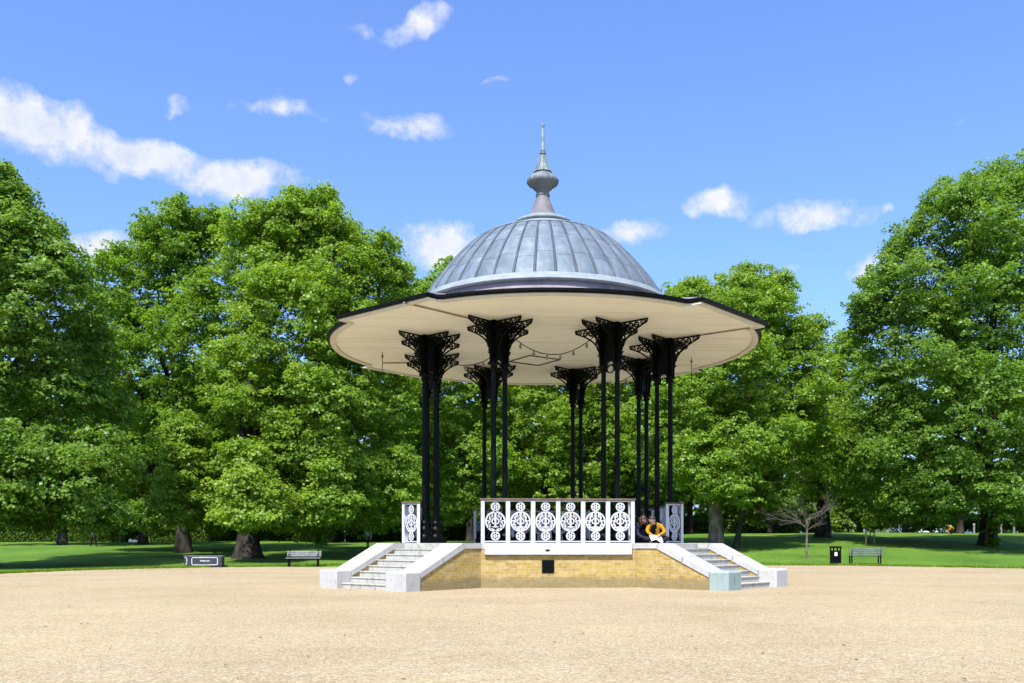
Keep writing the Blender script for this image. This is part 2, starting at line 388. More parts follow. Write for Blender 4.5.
# gravel apron: a broad rounded sheet with a ragged edge
edge_px = [(-330, 33), (-60, 35.4), (0, 36.4), (60, 40), (140, 43.6), (220, 46.2), (300, 48), (400, 49.2), (520, 50), (640, 50.6), (760, 50.4), (850, 49.4), (930, 47), (1024, 43.6), (1120, 40), (1320, 35)]
pts = []
for (u0, y0), (u1, y1) in zip(edge_px[:-1], edge_px[1:]):
    for k in range(14):
        t = k / 14; u = u0 + (u1-u0)*t; Y = y0 + (y1-y0)*t + rnd.gauss(0, .16)
        pts.append((at(u, Y), Y))
pts += [(40, 20), (46, -30), (-46, -30), (-40, 20)]
mb = MB(); mb.add([(x, y, .004) for x, y in pts], [tuple(range(len(pts)))[::-1]])
gv = mb.build('gravel', M_['gravel']); tag(gv, 'broad apron of pale golden gravel round the bandstand', None, None, 'structure')
if gv.data.polygons[0].normal.z < 0: gv.data.flip_normals()
# strip of longer rough grass along the gravel edge, and short turf texture
def grass_blades():
    rg = np.random.default_rng(3); n = 42000
    seg = rg.integers(0, len(pts) - 6, n); t = rg.random(n)
    P = np.array(pts); base = P[seg] * (1-t)[:, None] + P[seg+1] * t[:, None]
    off = np.abs(rg.normal(0, .55, n)) - .12
    base[:, 1] += off
    X, Y = base[:, 0], base[:, 1]
    h = rg.uniform(.04, .17, n) * np.exp(-np.maximum(off, 0) * .5); a = rg.uniform(0, 6.28, n); wd = rg.uniform(.012, .03, n)
    z = np.array([gz(x, y) for x, y in zip(X, Y)])
    v = np.zeros((n, 3, 3))
    v[:, 0] = np.stack([X - np.cos(a)*wd, Y - np.sin(a)*wd, z], 1); v[:, 1] = np.stack([X + np.cos(a)*wd, Y + np.sin(a)*wd, z], 1)
    v[:, 2] = np.stack([X + rg.normal(0, .05, n), Y + rg.normal(0, .05, n), z + h], 1)
    return mesh_np('grass', v.reshape(-1, 3), 3, rg.random(n), M_['leaf_b'])
def mesh_np(name, v, k, tone, material, extra=None):
    n = len(v) // k
    me = bpy.data.meshes.new(name)
    me.vertices.add(len(v)); me.vertices.foreach_set('co', np.ascontiguousarray(v, np.float32).ravel())
    me.loops.add(n*k); me.loops.foreach_set('vertex_index', np.arange(n*k, dtype=np.int32))
    me.polygons.add(n); me.polygons.foreach_set('loop_start', np.arange(0, n*k, k, dtype=np.int32))
    try: me.polygons.foreach_set('loop_total', np.full(n, k, np.int32))
    except Exception: pass
    me.update(calc_edges=True)
    at_ = me.attributes.new('tone', 'FLOAT', 'FACE'); at_.data.foreach_set('value', np.asarray(tone, np.float32))
    me.materials.append(material)
    o = bpy.data.objects.new(name, me); COL.objects.link(o); return o
tag(grass_blades(), 'fringe of longer grass blades along the gravel edge', None, None, 'stuff')

# dry leaves and litter blown over the gravel
def fallen():
    rg = np.random.default_rng(8); n = 150; Y = 8 + 34*rg.random(n)**1.3; X = (rg.random(n)*1.3 - .65) * Y; a = rg.uniform(0, 6.28, n); l = rg.uniform(.014, .036, n)
    k = np.abs(X - .97)**2 + (Y - 29.5)**2 > 64; X, Y, a, l = X[k], Y[k], a[k], l[k]; z = .012 + .012*rg.random(len(X))
    ca, sa = np.cos(a)*l, np.sin(a)*l
    v = np.stack([np.stack([X-ca, Y-sa, z], 1), np.stack([X+sa*.5, Y-ca*.5, z+l*.3], 1), np.stack([X+ca, Y+sa, z], 1), np.stack([X-sa*.5, Y+ca*.5, z+l*.2], 1)], 1)
    return mesh_np('fallen_leaves', v.reshape(-1, 3), 4, rg.random(len(X)), varied('dry_leaf', (.05, .032, .014), (.14, .09, .04), 5, .9, .1))
tag(fallen(), 'scatter of small dry leaves on the gravel', None, None, 'stuff')
# ------------------------------------------------------------------ bandstand
X0, D, PR = .973, 29.557, R(3.705)
BS = empty('bandstand', (X0, D, 0), PR, 'octagonal park bandstand with zinc dome and slender black columns on a brick plinth', 'bandstand')
PH = 1.2; A, HB = 4.50, 2.09; WT = (A + HB) * Q      # plinth apothem, half side, diagonal face distance
def oct8(a, h): return [(-h, -a), (h, -a), (a, -h), (a, h), (h, a), (-h, a), (-a, h), (-a, -h)]
def DM(k, base=0):  # local frame on diagonal k: x = outward radial, y = tangential
    ang = [R(-135), R(-45), R(45), R(135)][k]
    return Matrix.Rotation(ang, 4, 'Z')
def FM(k):          # local frame on cardinal side k: x along side (seen from outside, left->right), y outward... faces -Y for k=0
    return Matrix.Rotation(k * math.pi/2, 4, 'Z')
m = MB(); m.prism(oct8(A - .004, HB - .002), -.05, PH - .16); plinth = m.build('plinth', M_['brick'], BS)
m = MB()
m.box((-.30, -A - .001, .575), (.33, .03, .35)); vent = m.build('vent_grille', M_['black'], plinth)
m = MB(); m.prism(oct8(A + .01, HB + .004), PH - .155, PH); m.build('floor', M_['step'], BS)
for k in range(4):
    m = MB(); m.box((-.02, -A - .045, PH - .155), (3.96, .11, .315), FM(k), ch=.012); fb = m.build('edge_band', M_['white'], BS)
    if k == 0:
        m = MB(); m.box((-.32, -A - .103, PH - .19), (.11, .012, .05)); m.build('plaque', M_['black'], fb)
# staircases on the four diagonal sides
RS, RUN = .15, .31
for k in range(4):
    M = DM(k); m = MB()
    rt = 7.20
    for i in range(7):
        r1 = rt - RUN * i
        m.box(((WT + .012 + r1) / 2, 0, RS*(i+.5) - (.02 if i == 0 else 0)), (r1 - WT - .012, 1.99, RS - .004 + (.04 if i == 0 else 0)), M)
    # projecting nosings
    for i in range(7):
        m.box((rt - RUN*i - .14, 0, RS*(i+1) - .018), (.32, 1.985, .036), M, ch=.008)
    m.box((WT + .17, 0, PH - .077), (.32, 1.99, .15), M, ch=.008)
    st = m.build('staircase', M_['step'], BS)
    for sgn in (-1, 1):
        t0, t1 = 1.0, 1.69
        # flank wall
        z0, z1 = .45, PH
        prof = [(WT - .3, -.05), (6.86, -.05), (6.86, z0 - .10), (5.30, z1 - .14), (WT - .3, z1 - .14)]
        fm = M @ Matrix.Translation((0, sgn * (t0 + t1) / 2, 0)) @ Matrix.Rotation(R(90), 4, 'X')
        m = MB(); m.prism(prof, -(t1 - t0)/2, (t1 - t0)/2, fm); m.build('flank_wall', M_['brick'], st)
        cp = [(WT + .014, z1 - .14), (5.30, z1 - .14), (6.86, z0 - .12), (6.86, z0 + .03), (5.36, z1 + .004), (WT + .014, z1 + .004)]
        gm = k == 1 and sgn == -1
        m = MB(); hw_ = (t1 - t0)/2 + .03; lb_ = lambda q: (5.30 + 1.56*q, z1 - .14 + (z0 - .12 - z1 + .14)*q); tb_ = lambda q: (5.36 + 1.50*q, z1 + .004 + (z0 + .03 - z1 - .004)*q)
        m.prism([(WT + .014, z1 - .14), lb_(0), tb_(0), (WT + .014, z1 + .004)], -hw_, hw_, fm)
        for q0, q1 in ((.008, .49), (.502, 1.0)): m.prism([lb_(q0), lb_(q1), tb_(q1), tb_(q0)], -hw_, hw_, fm)
        m.build('coping', M_['stone'], st)
        m = MB(); m.box((7.12, sgn * (t0 + t1)/2, .225), (.56, t1 - t0 + .05, .55), M, ch=.045); b = m.build('end_block', M_['stone_green'] if gm else M_['stone'], st)
        if gm: b['label'] = 'end block with a greenish wash'
# railings on the four cardinal sides
RAS, RH = (4.25, 3.95, 4.25, 4.28), 2.04
RT = 1.16
def scroll_panel(w):
    """cast iron panel in local xz (x across, z up from floor), centred on x=0"""
    m = MB(); X = Matrix.Rotation(R(90), 4, 'X'); t = .028
    s = w / .56
    def ring(cz, r, wd, n=20): m.ring((0, cz), (r - wd) , r, t, X @ Matrix.Scale(1, 4), n)
    Sx = X @ Matrix.Diagonal((s, 1, 1, 1))
    m.ring((0, .585), .236, .278, t, Sx, 28)
    for cz in (.985, .195):
        m.ring((0, cz), .088, .125, t, Sx, 18)
        m.ring((0, cz), .018, .05, t, Sx, 10)
        for a in range(6): m.bar((.04*math.cos(a*1.047), cz + .04*math.sin(a*1.047)), (.095*math.cos(a*1.047), cz + .095*math.sin(a*1.047)), .03, t, Sx)
    # lyre shaped infill
    m.bar((0, .34), (0, .83), .055, t, Sx)
    for q in (-1, 1):
        m.strip([(q*.03, .40), (q*.14, .44), (q*.185, .53), (q*.13, .62), (q*.155, .70), (q*.08, .80)], .04, t, Sx)
        m.strip([(q*.02, .52), (q*.09, .55), (q*.085, .63), (q*.03, .68)], .034, t, Sx)
        m.bar((q*.10, .62), (q*.235, .60), .03, t, Sx); m.bar((q*.12, .50), (q*.225, .50), .03, t, Sx)
        m.ring((q*.10, .735), .02, .045, t, Sx, 10)
        m.bar((q*.02, .45), (q*.2, .41), .03, t, Sx)
    m.prism([(-.13, .36), (.13, .36), (.10, .42), (-.10, .42)], -t/2, t/2, Sx)
    m.bar((0, .84), (0, .88), .06, t, Sx); m.bar((0, .30), (0, .33), .06, t, Sx)
    m.bar((0, 1.09), (0, 1.13), .05, t, Sx); m.bar((0, .05), (0, .09), .05, t, Sx)
    return m
pm = scroll_panel(.56); pm_o = None
for k in range(4):
    M = FM(k); RA = RAS[k]
    m = MB()
    n = 6; dx = 2*RH / n
    for i in range(n + 1):
        wd = .115 if 0 < i < n else .10
        m.box((-RH + dx*i, -RA, PH + RT/2), (wd, .07, RT), M)
    m.box((0, -RA, PH + .045), (2*RH, .04, .035), M); m.box((0, -RA, PH + RT - .02), (2*RH, .05, .035), M)
    for sx in (-1, 1):
        m.box((sx*RH, -RA + .44, PH + RT/2), (.07, .09, RT), M)
        m.box((sx*RH, -RA + .22, PH + .045), (.04, .40, .035), M); m.box((sx*RH, -RA + .22, PH + RT - .02), (.05, .40, .035), M)
    rl = m.build('railing', M_['white'], BS)
    m = MB(); m.box((0, -RA, PH + RT + .025), (2*RH + .16, .13, .05), M, ch=.012)
    for sx in (-1, 1): m.box((sx*RH, -RA + .285, PH + RT + .024), (.12, .43, .046), M, ch=.012)
    m.build('handrail', M_['wood'], rl)
    for i in range(n):
        if pm_o is None: o = pm_o = pm.build('scroll_panel', M_['white'], rl)
        else: o = pm_o.copy(); COL.objects.link(o); o.parent = rl
        p = M @ Vector((-RH + dx*(i+.5), -RA, PH)); o.location = p; o.rotation_euler.z = k*math.pi/2
    for sx in (-1, 1):
        o = pm_o.copy(); COL.objects.link(o); o.parent = rl; o.scale = (.62, 1, 1)
        o.location = M @ Vector((sx*RH, -RA + .23, PH)); o.rotation_euler.z = k*math.pi/2 + math.pi/2

# columns: a pair each side of every staircase, in line with the steps
CR, CS, CT, CZ = 3.583, .465, 1.383, 7.355
ring_z = 6.13
def bracket_mb(Lb=.93):
    """pierced iron bracket in local xz plane: starts at the column face, flares out to the ceiling"""
    m = MB(); X = Matrix.Rotation(R(90), 4, 'X'); t = .028
    H = CZ - ring_z - .04
    low = []
    for i in range(11):
        q = i / 10; low.append((.07 + (Lb - .07) * (q**2.1), H * (.05 + .87 * q**.62)))
    m.strip(low, .042, t, X)
    m.bar((.04, H - .02), (Lb + .02, H - .02), .045, t, X)
    m.bar((Lb - .015, low[-1][1]), (Lb + .01, H), .05, t, X)
    m.bar((.06, .0), (.06, H), .05, t, X)
    def depth(x):
        for (x0, z0), (x1, z1) in zip(low[:-1], low[1:]):
            if x0 <= x <= x1: return z0 + (z1 - z0) * (x - x0) / max(x1 - x0, 1e-5)
        return low[-1][1]
    # rings along the top, shrinking to the tip
    x = .20
    while x < Lb - .06:
        top = H - .045; bot = depth(x) + .02; r = max(.022, min(.10, (top - bot)/2))
        m.ring((x, top - r), r * .52, r, t, X, 12); 
        if r > .06: m.ring((x, top - r), 0.001, r * .25, t, X, 8)
        x += r * 1.9 + .004
    # scrolls filling the throat
    for zc in (.22, .36, .50, .64, .80):
        zc *= H
        xs = [xx for xx in np.linspace(.07, Lb, 60) if depth(xx) >= zc]
        wmax = (xs[0] if xs else .2)
        if wmax > .13:
            c = (.06 + wmax) / 2; r = max(.02, (wmax - .06) / 2)
            r = min(r, .075); m.ring((.08 + r, zc), r*.5, r, t, X, 10)
            if wmax - .08 > 3.2*r: m.ring((.08 + 3*r, zc + .02), r*.45, r*.9, t, X, 10)
    for q in range(5): m.bar((.06, H*(.25 + .14*q)), (depth and .06 + .10 + .02*q, H*(.32 + .14*q)), .028, t, X)
    return m
bk_me = bracket_mb(); bk_o = None
cb = MB()
cb.lathe([(.20, PH + .16), (.20, PH + .20), (.165, PH + .24), (.15, PH + .30), (.185, PH + .36), (.19, PH + .42), (.14, PH + .47), (.125, PH + .55), (.15, PH + .58), (.15, PH + .61), (.105, PH + .645), (.10, PH + .66)], 16)
cb_o = None; sh_o = None; cl_o = None
sh = MB(); sh.lathe([(.080, PH + .645), (.077, 3.2), (.071, 5.0), (.067, ring_z - .10), (.067, CZ + .02)], 14)
cl = MB(); cl.lathe([(.085, ring_z - .13), (.115, ring_z - .11), (.115, ring_z - .085), (.088, ring_z - .06), (.088, ring_z - .02), (.135, ring_z), (.135, ring_z + .06), (.09, ring_z + .09)], 14, closed=False)
cl.box((0, 0, (ring_z + .1 + CZ) / 2), (.14, .14, CZ - ring_z - .12))
for a in range(4): cl.ring((0.16*math.cos(a*math.pi/2), .16*math.sin(a*math.pi/2)), .028, .05, .03, Matrix.Translation((0, 0, ring_z + .03)), 10)
for k in range(4):
    for sg in (-1, 1):
        M = DM(k)
        # shared iron foot and pierced box plate between the pair
        m = MB(); m.box((CR, sg*CT, PH + .085), (CS + .46, .44, .165), M, ch=.015); m.build('pedestal', M_['black'], BS)
        m = MB(); X = M @ Matrix.Translation((CR, sg*CT, 0)) @ Matrix.Rotation(R(90), 4, 'X')
        g = CS/2 - .08
        arch = [(-g, ring_z + .02)] + [(-g*math.cos(a), ring_z + .02 + .14*math.sin(a)) for a in np.linspace(.0, math.pi, 9)[1:-1]] + [(g, ring_z + .02)]
        m.prism([(g, CZ - .01), (-g, CZ - .01)] + arch, -.06, .06, X)
        m.ring((0, ring_z - .05), .10, .13, .03, X, 12)
        m.build('capital_box', M_['black'], BS)
        for j, r in ((0, CR - CS/2), (1, CR + CS/2)):
            loc = M @ Vector((r, sg*CT, 0))
            if sh_o is None: c = sh_o = sh.build('column', M_['dgreen'], BS)
            else: c = sh_o.copy(); COL.objects.link(c); c.parent = BS
            c.location = loc; rz = [R(-135), R(-45), R(45), R(135)][k]; c.rotation_euler.z = rz
            if cb_o is None: b = cb_o = cb.build('base', M_['black'], c); q = cl_o = cl.build('capital', M_['black'], c)
            else:
                b = cb_o.copy(); q = cl_o.copy()
                for o in (b, q): COL.objects.link(o); o.parent = c
            for a in ((0 if j else math.pi), math.pi/2, -math.pi/2):
                if bk_o is None: o = bk_o = bk_me.build('bracket', M_['black'], c)
                else: o = bk_o.copy(); COL.objects.link(o); o.parent = c
                o.location = (.05*math.cos(a), .05*math.sin(a), ring_z); o.rotation_euler.z = a

# roof: scalloped eave outline (each cardinal side bows out, corners come to a small horn)
def eave(off=0.0, horn=1.0):
    out = []
    tip = Vector((3.49, 6.02)); 
    for k in range(4):
        Mk = Matrix.Rotation(k*math.pi/2, 2)
        side = []
        # from left horn tip to right horn tip of a cardinal side (facing -y)
        side.append(Vector((-tip.x, -tip.y)) * (1 + off/6.95))
        side.append(Vector((-3.26, -6.00 + .20*horn)) * (1 + off/6.9))
        for i in range(0, 21):
            q = -1 + 2*i/20
            x = 3.12 * q; y = -(5.80 + .85 * (1 - abs(q)**2.2))
            v = Vector((x, y)); side.append(v * (1 + off/6.7))
        side.append(Vector((3.26, -6.00 + .20*horn)) * (1 + off/6.9))
        side.append(Vector((tip.x, -tip.y)) * (1 + off/6.95))
        out += [Mk @ v for v in side]
    return [(v.x, v.y) for v in out]
def edge_wall(m, o0, z0, o1, z1):
    n = len(o0); m.add([(x, y, z0) for x, y in o0] + [(x, y, z1) for x, y in o1], [(i, (i+1) % n, (i+1) % n + n, i + n) for i in range(n)])
E0 = eave(0)
def horn_z(i): return 0
# soffit: flat cream ceiling
m = MB(); e = eave(-.06); m.add([(x, y, CZ) for x, y in e], [tuple(range(len(e)))]); e2 = eave(-.30)
so_ = m.build('soffit', M_['cream'], BS)
m = MB(); ea, eb = eave(-.05), eave(-.22)
edge_wall(m, ea, CZ - .045, ea, CZ + .04); edge_wall(m, ea, CZ - .045, eb, CZ - .045); edge_wall(m, eb, CZ - .045, eb, CZ + .01)
m.build('soffit_trim', M_['cream_edge'], so_)
# fascia gutter
m = MB(); g0, g1 = eave(0), eave(.05)
edge_wall(m, eave(-.045), CZ + .0, g0, CZ + .0); edge_wall(m, g0, CZ, g1, CZ + .04); edge_wall(m, g1, CZ + .04, g1, CZ + .095); edge_wall(m, g1, CZ + .095, eave(-.1), CZ + .14)
m.build('gutter', M_['black'], BS)
# low roof skirt from gutter to drum
m = MB(); e3 = eave(-.02); nE = len(e3)
lo = [(x, y, CZ + .12) for x, y in e3]; hi = []
for x, y in e3:
    a = math.atan2(y, x); hi.append((3.96*math.cos(a), 3.96*math.sin(a), 8.02))
m.add(lo + hi, [(i, (i+1) % nE, (i+1) % nE + nE, i + nE) for i in range(nE)], smooth=False)
m.build('roof_skirt', M_['copper'], BS)
m = MB(); m.lathe([(3.93, 7.9), (3.93, 8.43), (3.80, 8.46)], 96, closed=False); m.build('drum', M_['copper'], BS)
m = MB(); m.lathe([(3.92, 8.42), (4.00, 8.43), (4.05, 8.455), (4.05, 8.475), (4.02, 8.49), (3.97, 8.53), (3.97, 8.56), (3.88, 8.60), (3.88, 8.66), (3.80, 8.69), (3.68, 8.70)], 96, closed=False)
m.build('cornice', M_['lead'], BS)
# dome of zinc panels
prof = [(3.75, 8.68), (3.716, 8.785), (3.641, 8.915), (3.532, 9.085), (3.394, 9.28), (3.233, 9.49), (3.055, 9.71), (2.864, 9.93), (2.668, 10.14), (2.472, 10.335), (2.28, 10.505), (2.101, 10.64), (1.90, 10.74)]
def prof_at(t):
    t = min(max(t, 0), 1) * (len(prof) - 1); i = min(int(t), len(prof) - 2); f = t - i
    p0 = prof[max(i-1, 0)]; p1 = prof[i]; p2 = prof[i+1]; p3 = prof[min(i+2, len(prof)-1)]
    def cr(a, b, c, d): return .5*((2*b) + (c-a)*f + (2*a-5*b+4*c-d)*f*f + (3*b-a-3*c+d)*f**3)
    return cr(p0[0], p1[0], p2[0], p3[0]), cr(p0[1], p1[1], p2[1], p3[1])
def dome():
    m = MB(); tones = []; rd = random.Random(11); NP = 40
    for p in range(NP):
        a0 = 2*math.pi*p/NP; da = 2*math.pi/NP
        cuts = [0, .33, .60, .80, 1.0] if p % 2 == 0 else [0, .38, .64, .85, 1.0]
        cuts = [c + (rd.uniform(-.012, .012) if 0 < c < 1 else 0) for c in cuts]
        for c0, c1 in zip(cuts[:-1], cuts[1:]):
            nu, nv = 6, max(3, int((c1-c0)*16)); vs = []
            for j in range(nv + 1):
                r, z = prof_at(c0 + (c1-c0)*j/nv); lift = .006 * (1 - j/nv)
                for i in range(nu + 1):
                    q = i/nu; bow = .030 * math.sin(math.pi*q)
                    rr = r + bow + lift; a = a0 + da*(.03 + .94*q)
                    vs.append((rr*math.cos(a), rr*math.sin(a), z))
            nf = len(m.f)
            m.add(vs, [(j*(nu+1)+i, j*(nu+1)+i+1, (j+1)*(nu+1)+i+1, (j+1)*(nu+1)+i) for j in range(nv) for i in range(nu)], smooth=True)
            # lower lip of each sheet
            r, z = prof_at(c0)
            lip = [(( r + .008 + .030*math.sin(math.pi*i/nu))*math.cos(a0+da*(.03+.94*i/nu)), (r + .008 + .030*math.sin(math.pi*i/nu))*math.sin(a0+da*(.03+.94*i/nu)), z) for i in range(nu+1)]
            lip += [(r*.995*math.cos(a0+da*(.03+.94*i/nu)), r*.995*math.sin(a0+da*(.03+.94*i/nu)), z) for i in range(nu+1)]
            m.add(lip, [(i, i+1, i+nu+2, i+nu+1) for i in range(nu)])
            tn = rd.gauss(.5, .08); tones += [tn] * (len(m.f) - nf)
        # standing roll between the sheets
        nf = len(m.f)
        m.tube([(lambda rz: ((rz[0]+.004)*math.cos(a0), (rz[0]+.004)*math.sin(a0), rz[1]))(prof_at(j/22)) for j in range(23)], [.044 - .014*j/22 for j in range(23)], 6, cap=False)
        tones += [.0] * (len(m.f) - nf)
    # under-layer so no gap shows
    nf = len(m.f); m.lathe([(prof_at(j/22)[0] - .01, prof_at(j/22)[1]) for j in range(23)], 80, closed=False); tones += [.2]*(len(m.f) - nf)
    o = m.build('dome', M_['zinc'], BS)
    o.data.attributes.new('tone', 'FLOAT', 'FACE').data.foreach_set('value', np.array(tones, np.float32))
dome()
m = MB(); m.lathe([(1.86, 10.735), (1.95, 10.735), (1.955, 10.765), (1.90, 10.785), (1.45, 10.96), (1.05, 11.12), (.90, 11.16), (.86, 11.18)], 48, closed=False)
m.lathe([(.80, 11.19), (.93, 11.21), (.95, 11.25), (.92, 11.30), (.80, 11.36), (.66, 11.42), (.60, 11.45)], 48, closed=False); fin = m.build('finial', M_['lead'], BS)
m = MB(); m.lathe([(.62, 11.43), (.49, 11.50), (.40, 11.60), (.33, 11.78), (.25, 11.97), (.21, 12.10), (.20, 12.16)], 28, closed=False)
m.lathe([(.20, 12.20), (.205, 12.31), (.25, 12.37), (.29, 12.385), (.29, 12.41), (.34, 12.44), (.34, 12.465), (.40, 12.50)], 28, closed=False); m.build('finial_neck', M_['neck'], fin)
m = MB(); m.lathe([(.20, 12.15), (.225, 12.165), (.225, 12.20), (.20, 12.215)], 28, closed=False)
m.lathe([(.30, 12.90), (.24, 12.98), (.15, 13.18), (.085, 13.44), (.08, 13.47)], 20, closed=False)
m.lathe([(.05, 13.47), (.105, 13.49), (.105, 13.54), (.05, 13.56)], 16)
m.lathe([(.075, 13.58), (.075, 13.62), (.062, 13.66), (.045, 14.30), (.035, 14.33), (.058, 14.37), (.058, 14.42), (.03, 14.46)], 14)
for a in range(8): m.tube([(.30*math.cos(a*.785), .30*math.sin(a*.785), 12.90), (.16*math.cos(a*.785), .16*math.sin(a*.785), 13.2), (.095*math.cos(a*.785), .095*math.sin(a*.785), 13.46)], .018, 5)
m.build('spire', M_['patina'], fin)
m = MB()
vs = []; n = 96; pr = [(.36, 12.49), (.44, 12.52), (.485, 12.59), (.49, 12.65), (.44, 12.73), (.35, 12.81), (.25, 12.88)]
for r, z in pr:
    for k in range(n):
        a = 2*math.pi*k/n; rr = r * (1 + .045*abs(math.sin(8*a)))
        vs.append((rr*math.cos(a), rr*math.sin(a), z))
m.add(vs, [(i*n+k, i*n+(k+1) % n, (i+1)*n+(k+1) % n, (i+1)*n+k) for i in range(len(pr)-1) for k in range(n)], smooth=True)
m.build('finial_bulb', M_['lead_dark'], fin)
# fittings under the soffit
m = MB(); c = .62
m.strip([(-c, -c), (c, -c), (c, c), (-c, c), (-c, -c)], .035, .03, Matrix.Translation((-.1, 1.9, CZ - .02)) @ Matrix.Rotation(R(30), 4, 'Z')); m.build('ceiling_hatch', M_['wood'], so_)
pipe = varied('grey_conduit', (.22, .18, .13), (.34, .28, .2), 4, .6, .3)
for pl in ([(-4.1, -5.5), (-1.6, -3.2)], [(5.6, -3.3), (3.3, -1.35)], [(-5.2, 2.6), (-3.1, 2.35)]):
    m = MB(); m.tube([(x, y, CZ - .03) for x, y in pl], .022, 6); m.build('conduit', pipe, so_)
for (x, y, l) in ((-5.1, 0.9, .62), (5.05, 1.1, .85), (-1.3, -3.1, .26), (2.0, -2.9, .28)):
    m = MB(); m.tube([(x, y, CZ), (x, y, CZ - l)], .011, 5); m.ring((0, 0), .02, .04, .012, Matrix.Translation((x, y, CZ - .14)) @ Matrix.Rotation(R(90), 4, 'X'), 10); m.build('hanging_rod', M_['black'], so_)

# strings of festoon bulbs under the ceiling
def bl(k, r, t, z): v = DM(k) @ Vector((r, t, z)); return v
bulb = mat('frosted_bulb', (.22, .19, .14), .3, .5)
def festoon(a, b, sag, nb, label):
    a = BS_mat @ a; b = BS_mat @ b
    pts_ = [a.lerp(b, i/16) - Vector((0, 0, sag * (1 - (2*i/16 - 1)**2))) for i in range(17)]
    root = empty('string_lights', a, 0, label, 'string lights', 'festoon lights under the bandstand ceiling')
    m = MB(); m.tube([p - a for p in pts_], .013, 5); m.build('cable', M_['black'], root)
    b0 = None
    for i in range(nb):
        q = (i + .7) / (nb + .4) * 16; j = min(int(q), 15); p = pts_[j].lerp(pts_[j+1], q - j) - a
        if b0 is None:
            m = MB(); m.lathe([(.022, .01), (.024, -.05), (.04, -.09), (.042, -.12), (.03, -.15), (.004, -.165)], 8); b0 = o = m.build('bulb', bulb, root)
        else: o = b0.copy(); COL.objects.link(o); o.parent = root
        o.location = p
BS_mat = Matrix.Translation((X0, D, 0)) @ Matrix.Rotation(PR, 4, 'Z')
festoon(bl(0, CR - .5, CT, 7.05), bl(1, CR - .5, -CT, 7.1), .55, 6, 'festoon cable with small bulbs sagging between the two front column pairs')
festoon(bl(0, CR - .3, -CT, 6.8), bl(0, CR - .6, CT, 7.0), .5, 4, 'festoon cable with small bulbs left of the front left column pair')
festoon(bl(2, CR - .3, -CT, 6.9), bl(2, CR - .5, CT, 6.9), .35, 4, 'festoon cable with small bulbs across the far right column pairs')

# ------------------------------------------------------------------ people
def skin_person(name, joints, bones, mats, parent_loc, rz, label, group=None, sub=2, hair=None):
    """joints: {name: (x,y,z,radius)}; bones: [(a, b, material index)] -> one continuous body mesh"""
    names = list(joints); idx = {n: i for i, n in enumerate(names)}
    me = bpy.data.meshes.new(name); me.from_pydata([joints[n][:3] for n in names], [(idx[a], idx[b]) for a, b, _ in bones], []); me.update()
    o = bpy.data.objects.new(name, me); COL.objects.link(o)
    sk = o.modifiers.new('skin', 'SKIN'); sk.use_smooth_shade = True; sk.branch_smoothing = .4
    for i, n in enumerate(names):
        r = joints[n][3]; me.skin_vertices[0].data[i].radius = r if hasattr(r, '__len__') else (r, r)
    me.skin_vertices[0].data[0].use_root = True
    ss = o.modifiers.new('sub', 'SUBSURF'); ss.levels = ss.render_levels = sub
    dg = bpy.context.evaluated_depsgraph_get(); dg.update()
    new = bpy.data.meshes.new_from_object(o.evaluated_get(dg))
    o.modifiers.clear(); o.data = new
    new.materials.clear()
    for mm in mats: new.materials.append(mm)
    seg = [(Vector(joints[a][:3]), Vector(joints[b][:3]), k, (joints[a][3] if not hasattr(joints[a][3], '__len__') else joints[a][3][0])) for a, b, k in bones]
    for p in new.polygons:
        c = p.center; best, bk = 1e9, 0
        for a, b, k, r in seg:
            d = b - a; t = min(1, max(0, (c - a).dot(d) / max(d.length_squared, 1e-9)))
            q = (c - a - d*t).length
            if q < best: best, bk = q, k
        p.material_index = bk; p.use_smooth = True
    o.location = parent_loc; o.rotation_euler.z = rz
    tag(o, label, 'person', group)
    return o
skin = mat('skin', (.50, .30, .22), .55, .3); hair_d = varied('dark_hair', (.012, .009, .008), (.03, .022, .018), 20, .5, .4)
hair_r = varied('auburn_hair', (.03, .010, .008), (.06, .022, .015), 20, .5, .4)
yellow = varied('mustard_knit', (.30, .14, .010), (.42, .215, .017), 9, .9, .05, .8, 14); navy = varied('navy_jacket', (.010, .014, .03), (.03, .036, .065), 5, .8, .15)
blackc = varied('black_trousers', (.008, .008, .009), (.02, .02, .022), 5, .85, .1); whitec = varied('white_cotton', (.46, .48, .50), (.56, .57, .59), 4, .8, .1)
tealc = varied('blue_grey_top', (.06, .09, .12), (.11, .14, .18), 4, .8, .1)
def hand(J, B, wrist, d, side, nm, mi):
    """palm with four unequal curled fingers and a thumb, grown from the wrist joint"""
    w = Vector(J[wrist][:3]); d = Vector(d).normalized(); s = Vector(side).normalized(); dn = d.cross(s).normalized()
    if dn.z > 0: dn = -dn
    p = w + d*.055; J[nm+'palm'] = (*p, (.038, .022)); B.append((wrist, nm+'palm', mi))
    for i, ln in enumerate((.062, .072, .067, .052)):
        b = p + d*.03 + s*(.030 - .02*i); k1 = b + d*ln*.5 + dn*.008; k2 = k1 + d*ln*.35 + dn*ln*.45
        J[f'{nm}{i}a'] = (*b, .010); J[f'{nm}{i}b'] = (*k1, .0095); J[f'{nm}{i}c'] = (*k2, .008)
        B += [(nm+'palm', f'{nm}{i}a', mi), (f'{nm}{i}a', f'{nm}{i}b', mi), (f'{nm}{i}b', f'{nm}{i}c', mi)]
    t1 = p - d*.015 + s*.045 + dn*.01; t2 = t1 + d*.035 + s*.012 + dn*.012
    J[nm+'ta'] = (*t1, .012); J[nm+'tb'] = (*t2, .010); B += [(nm+'palm', nm+'ta', mi), (nm+'ta', nm+'tb', mi)]
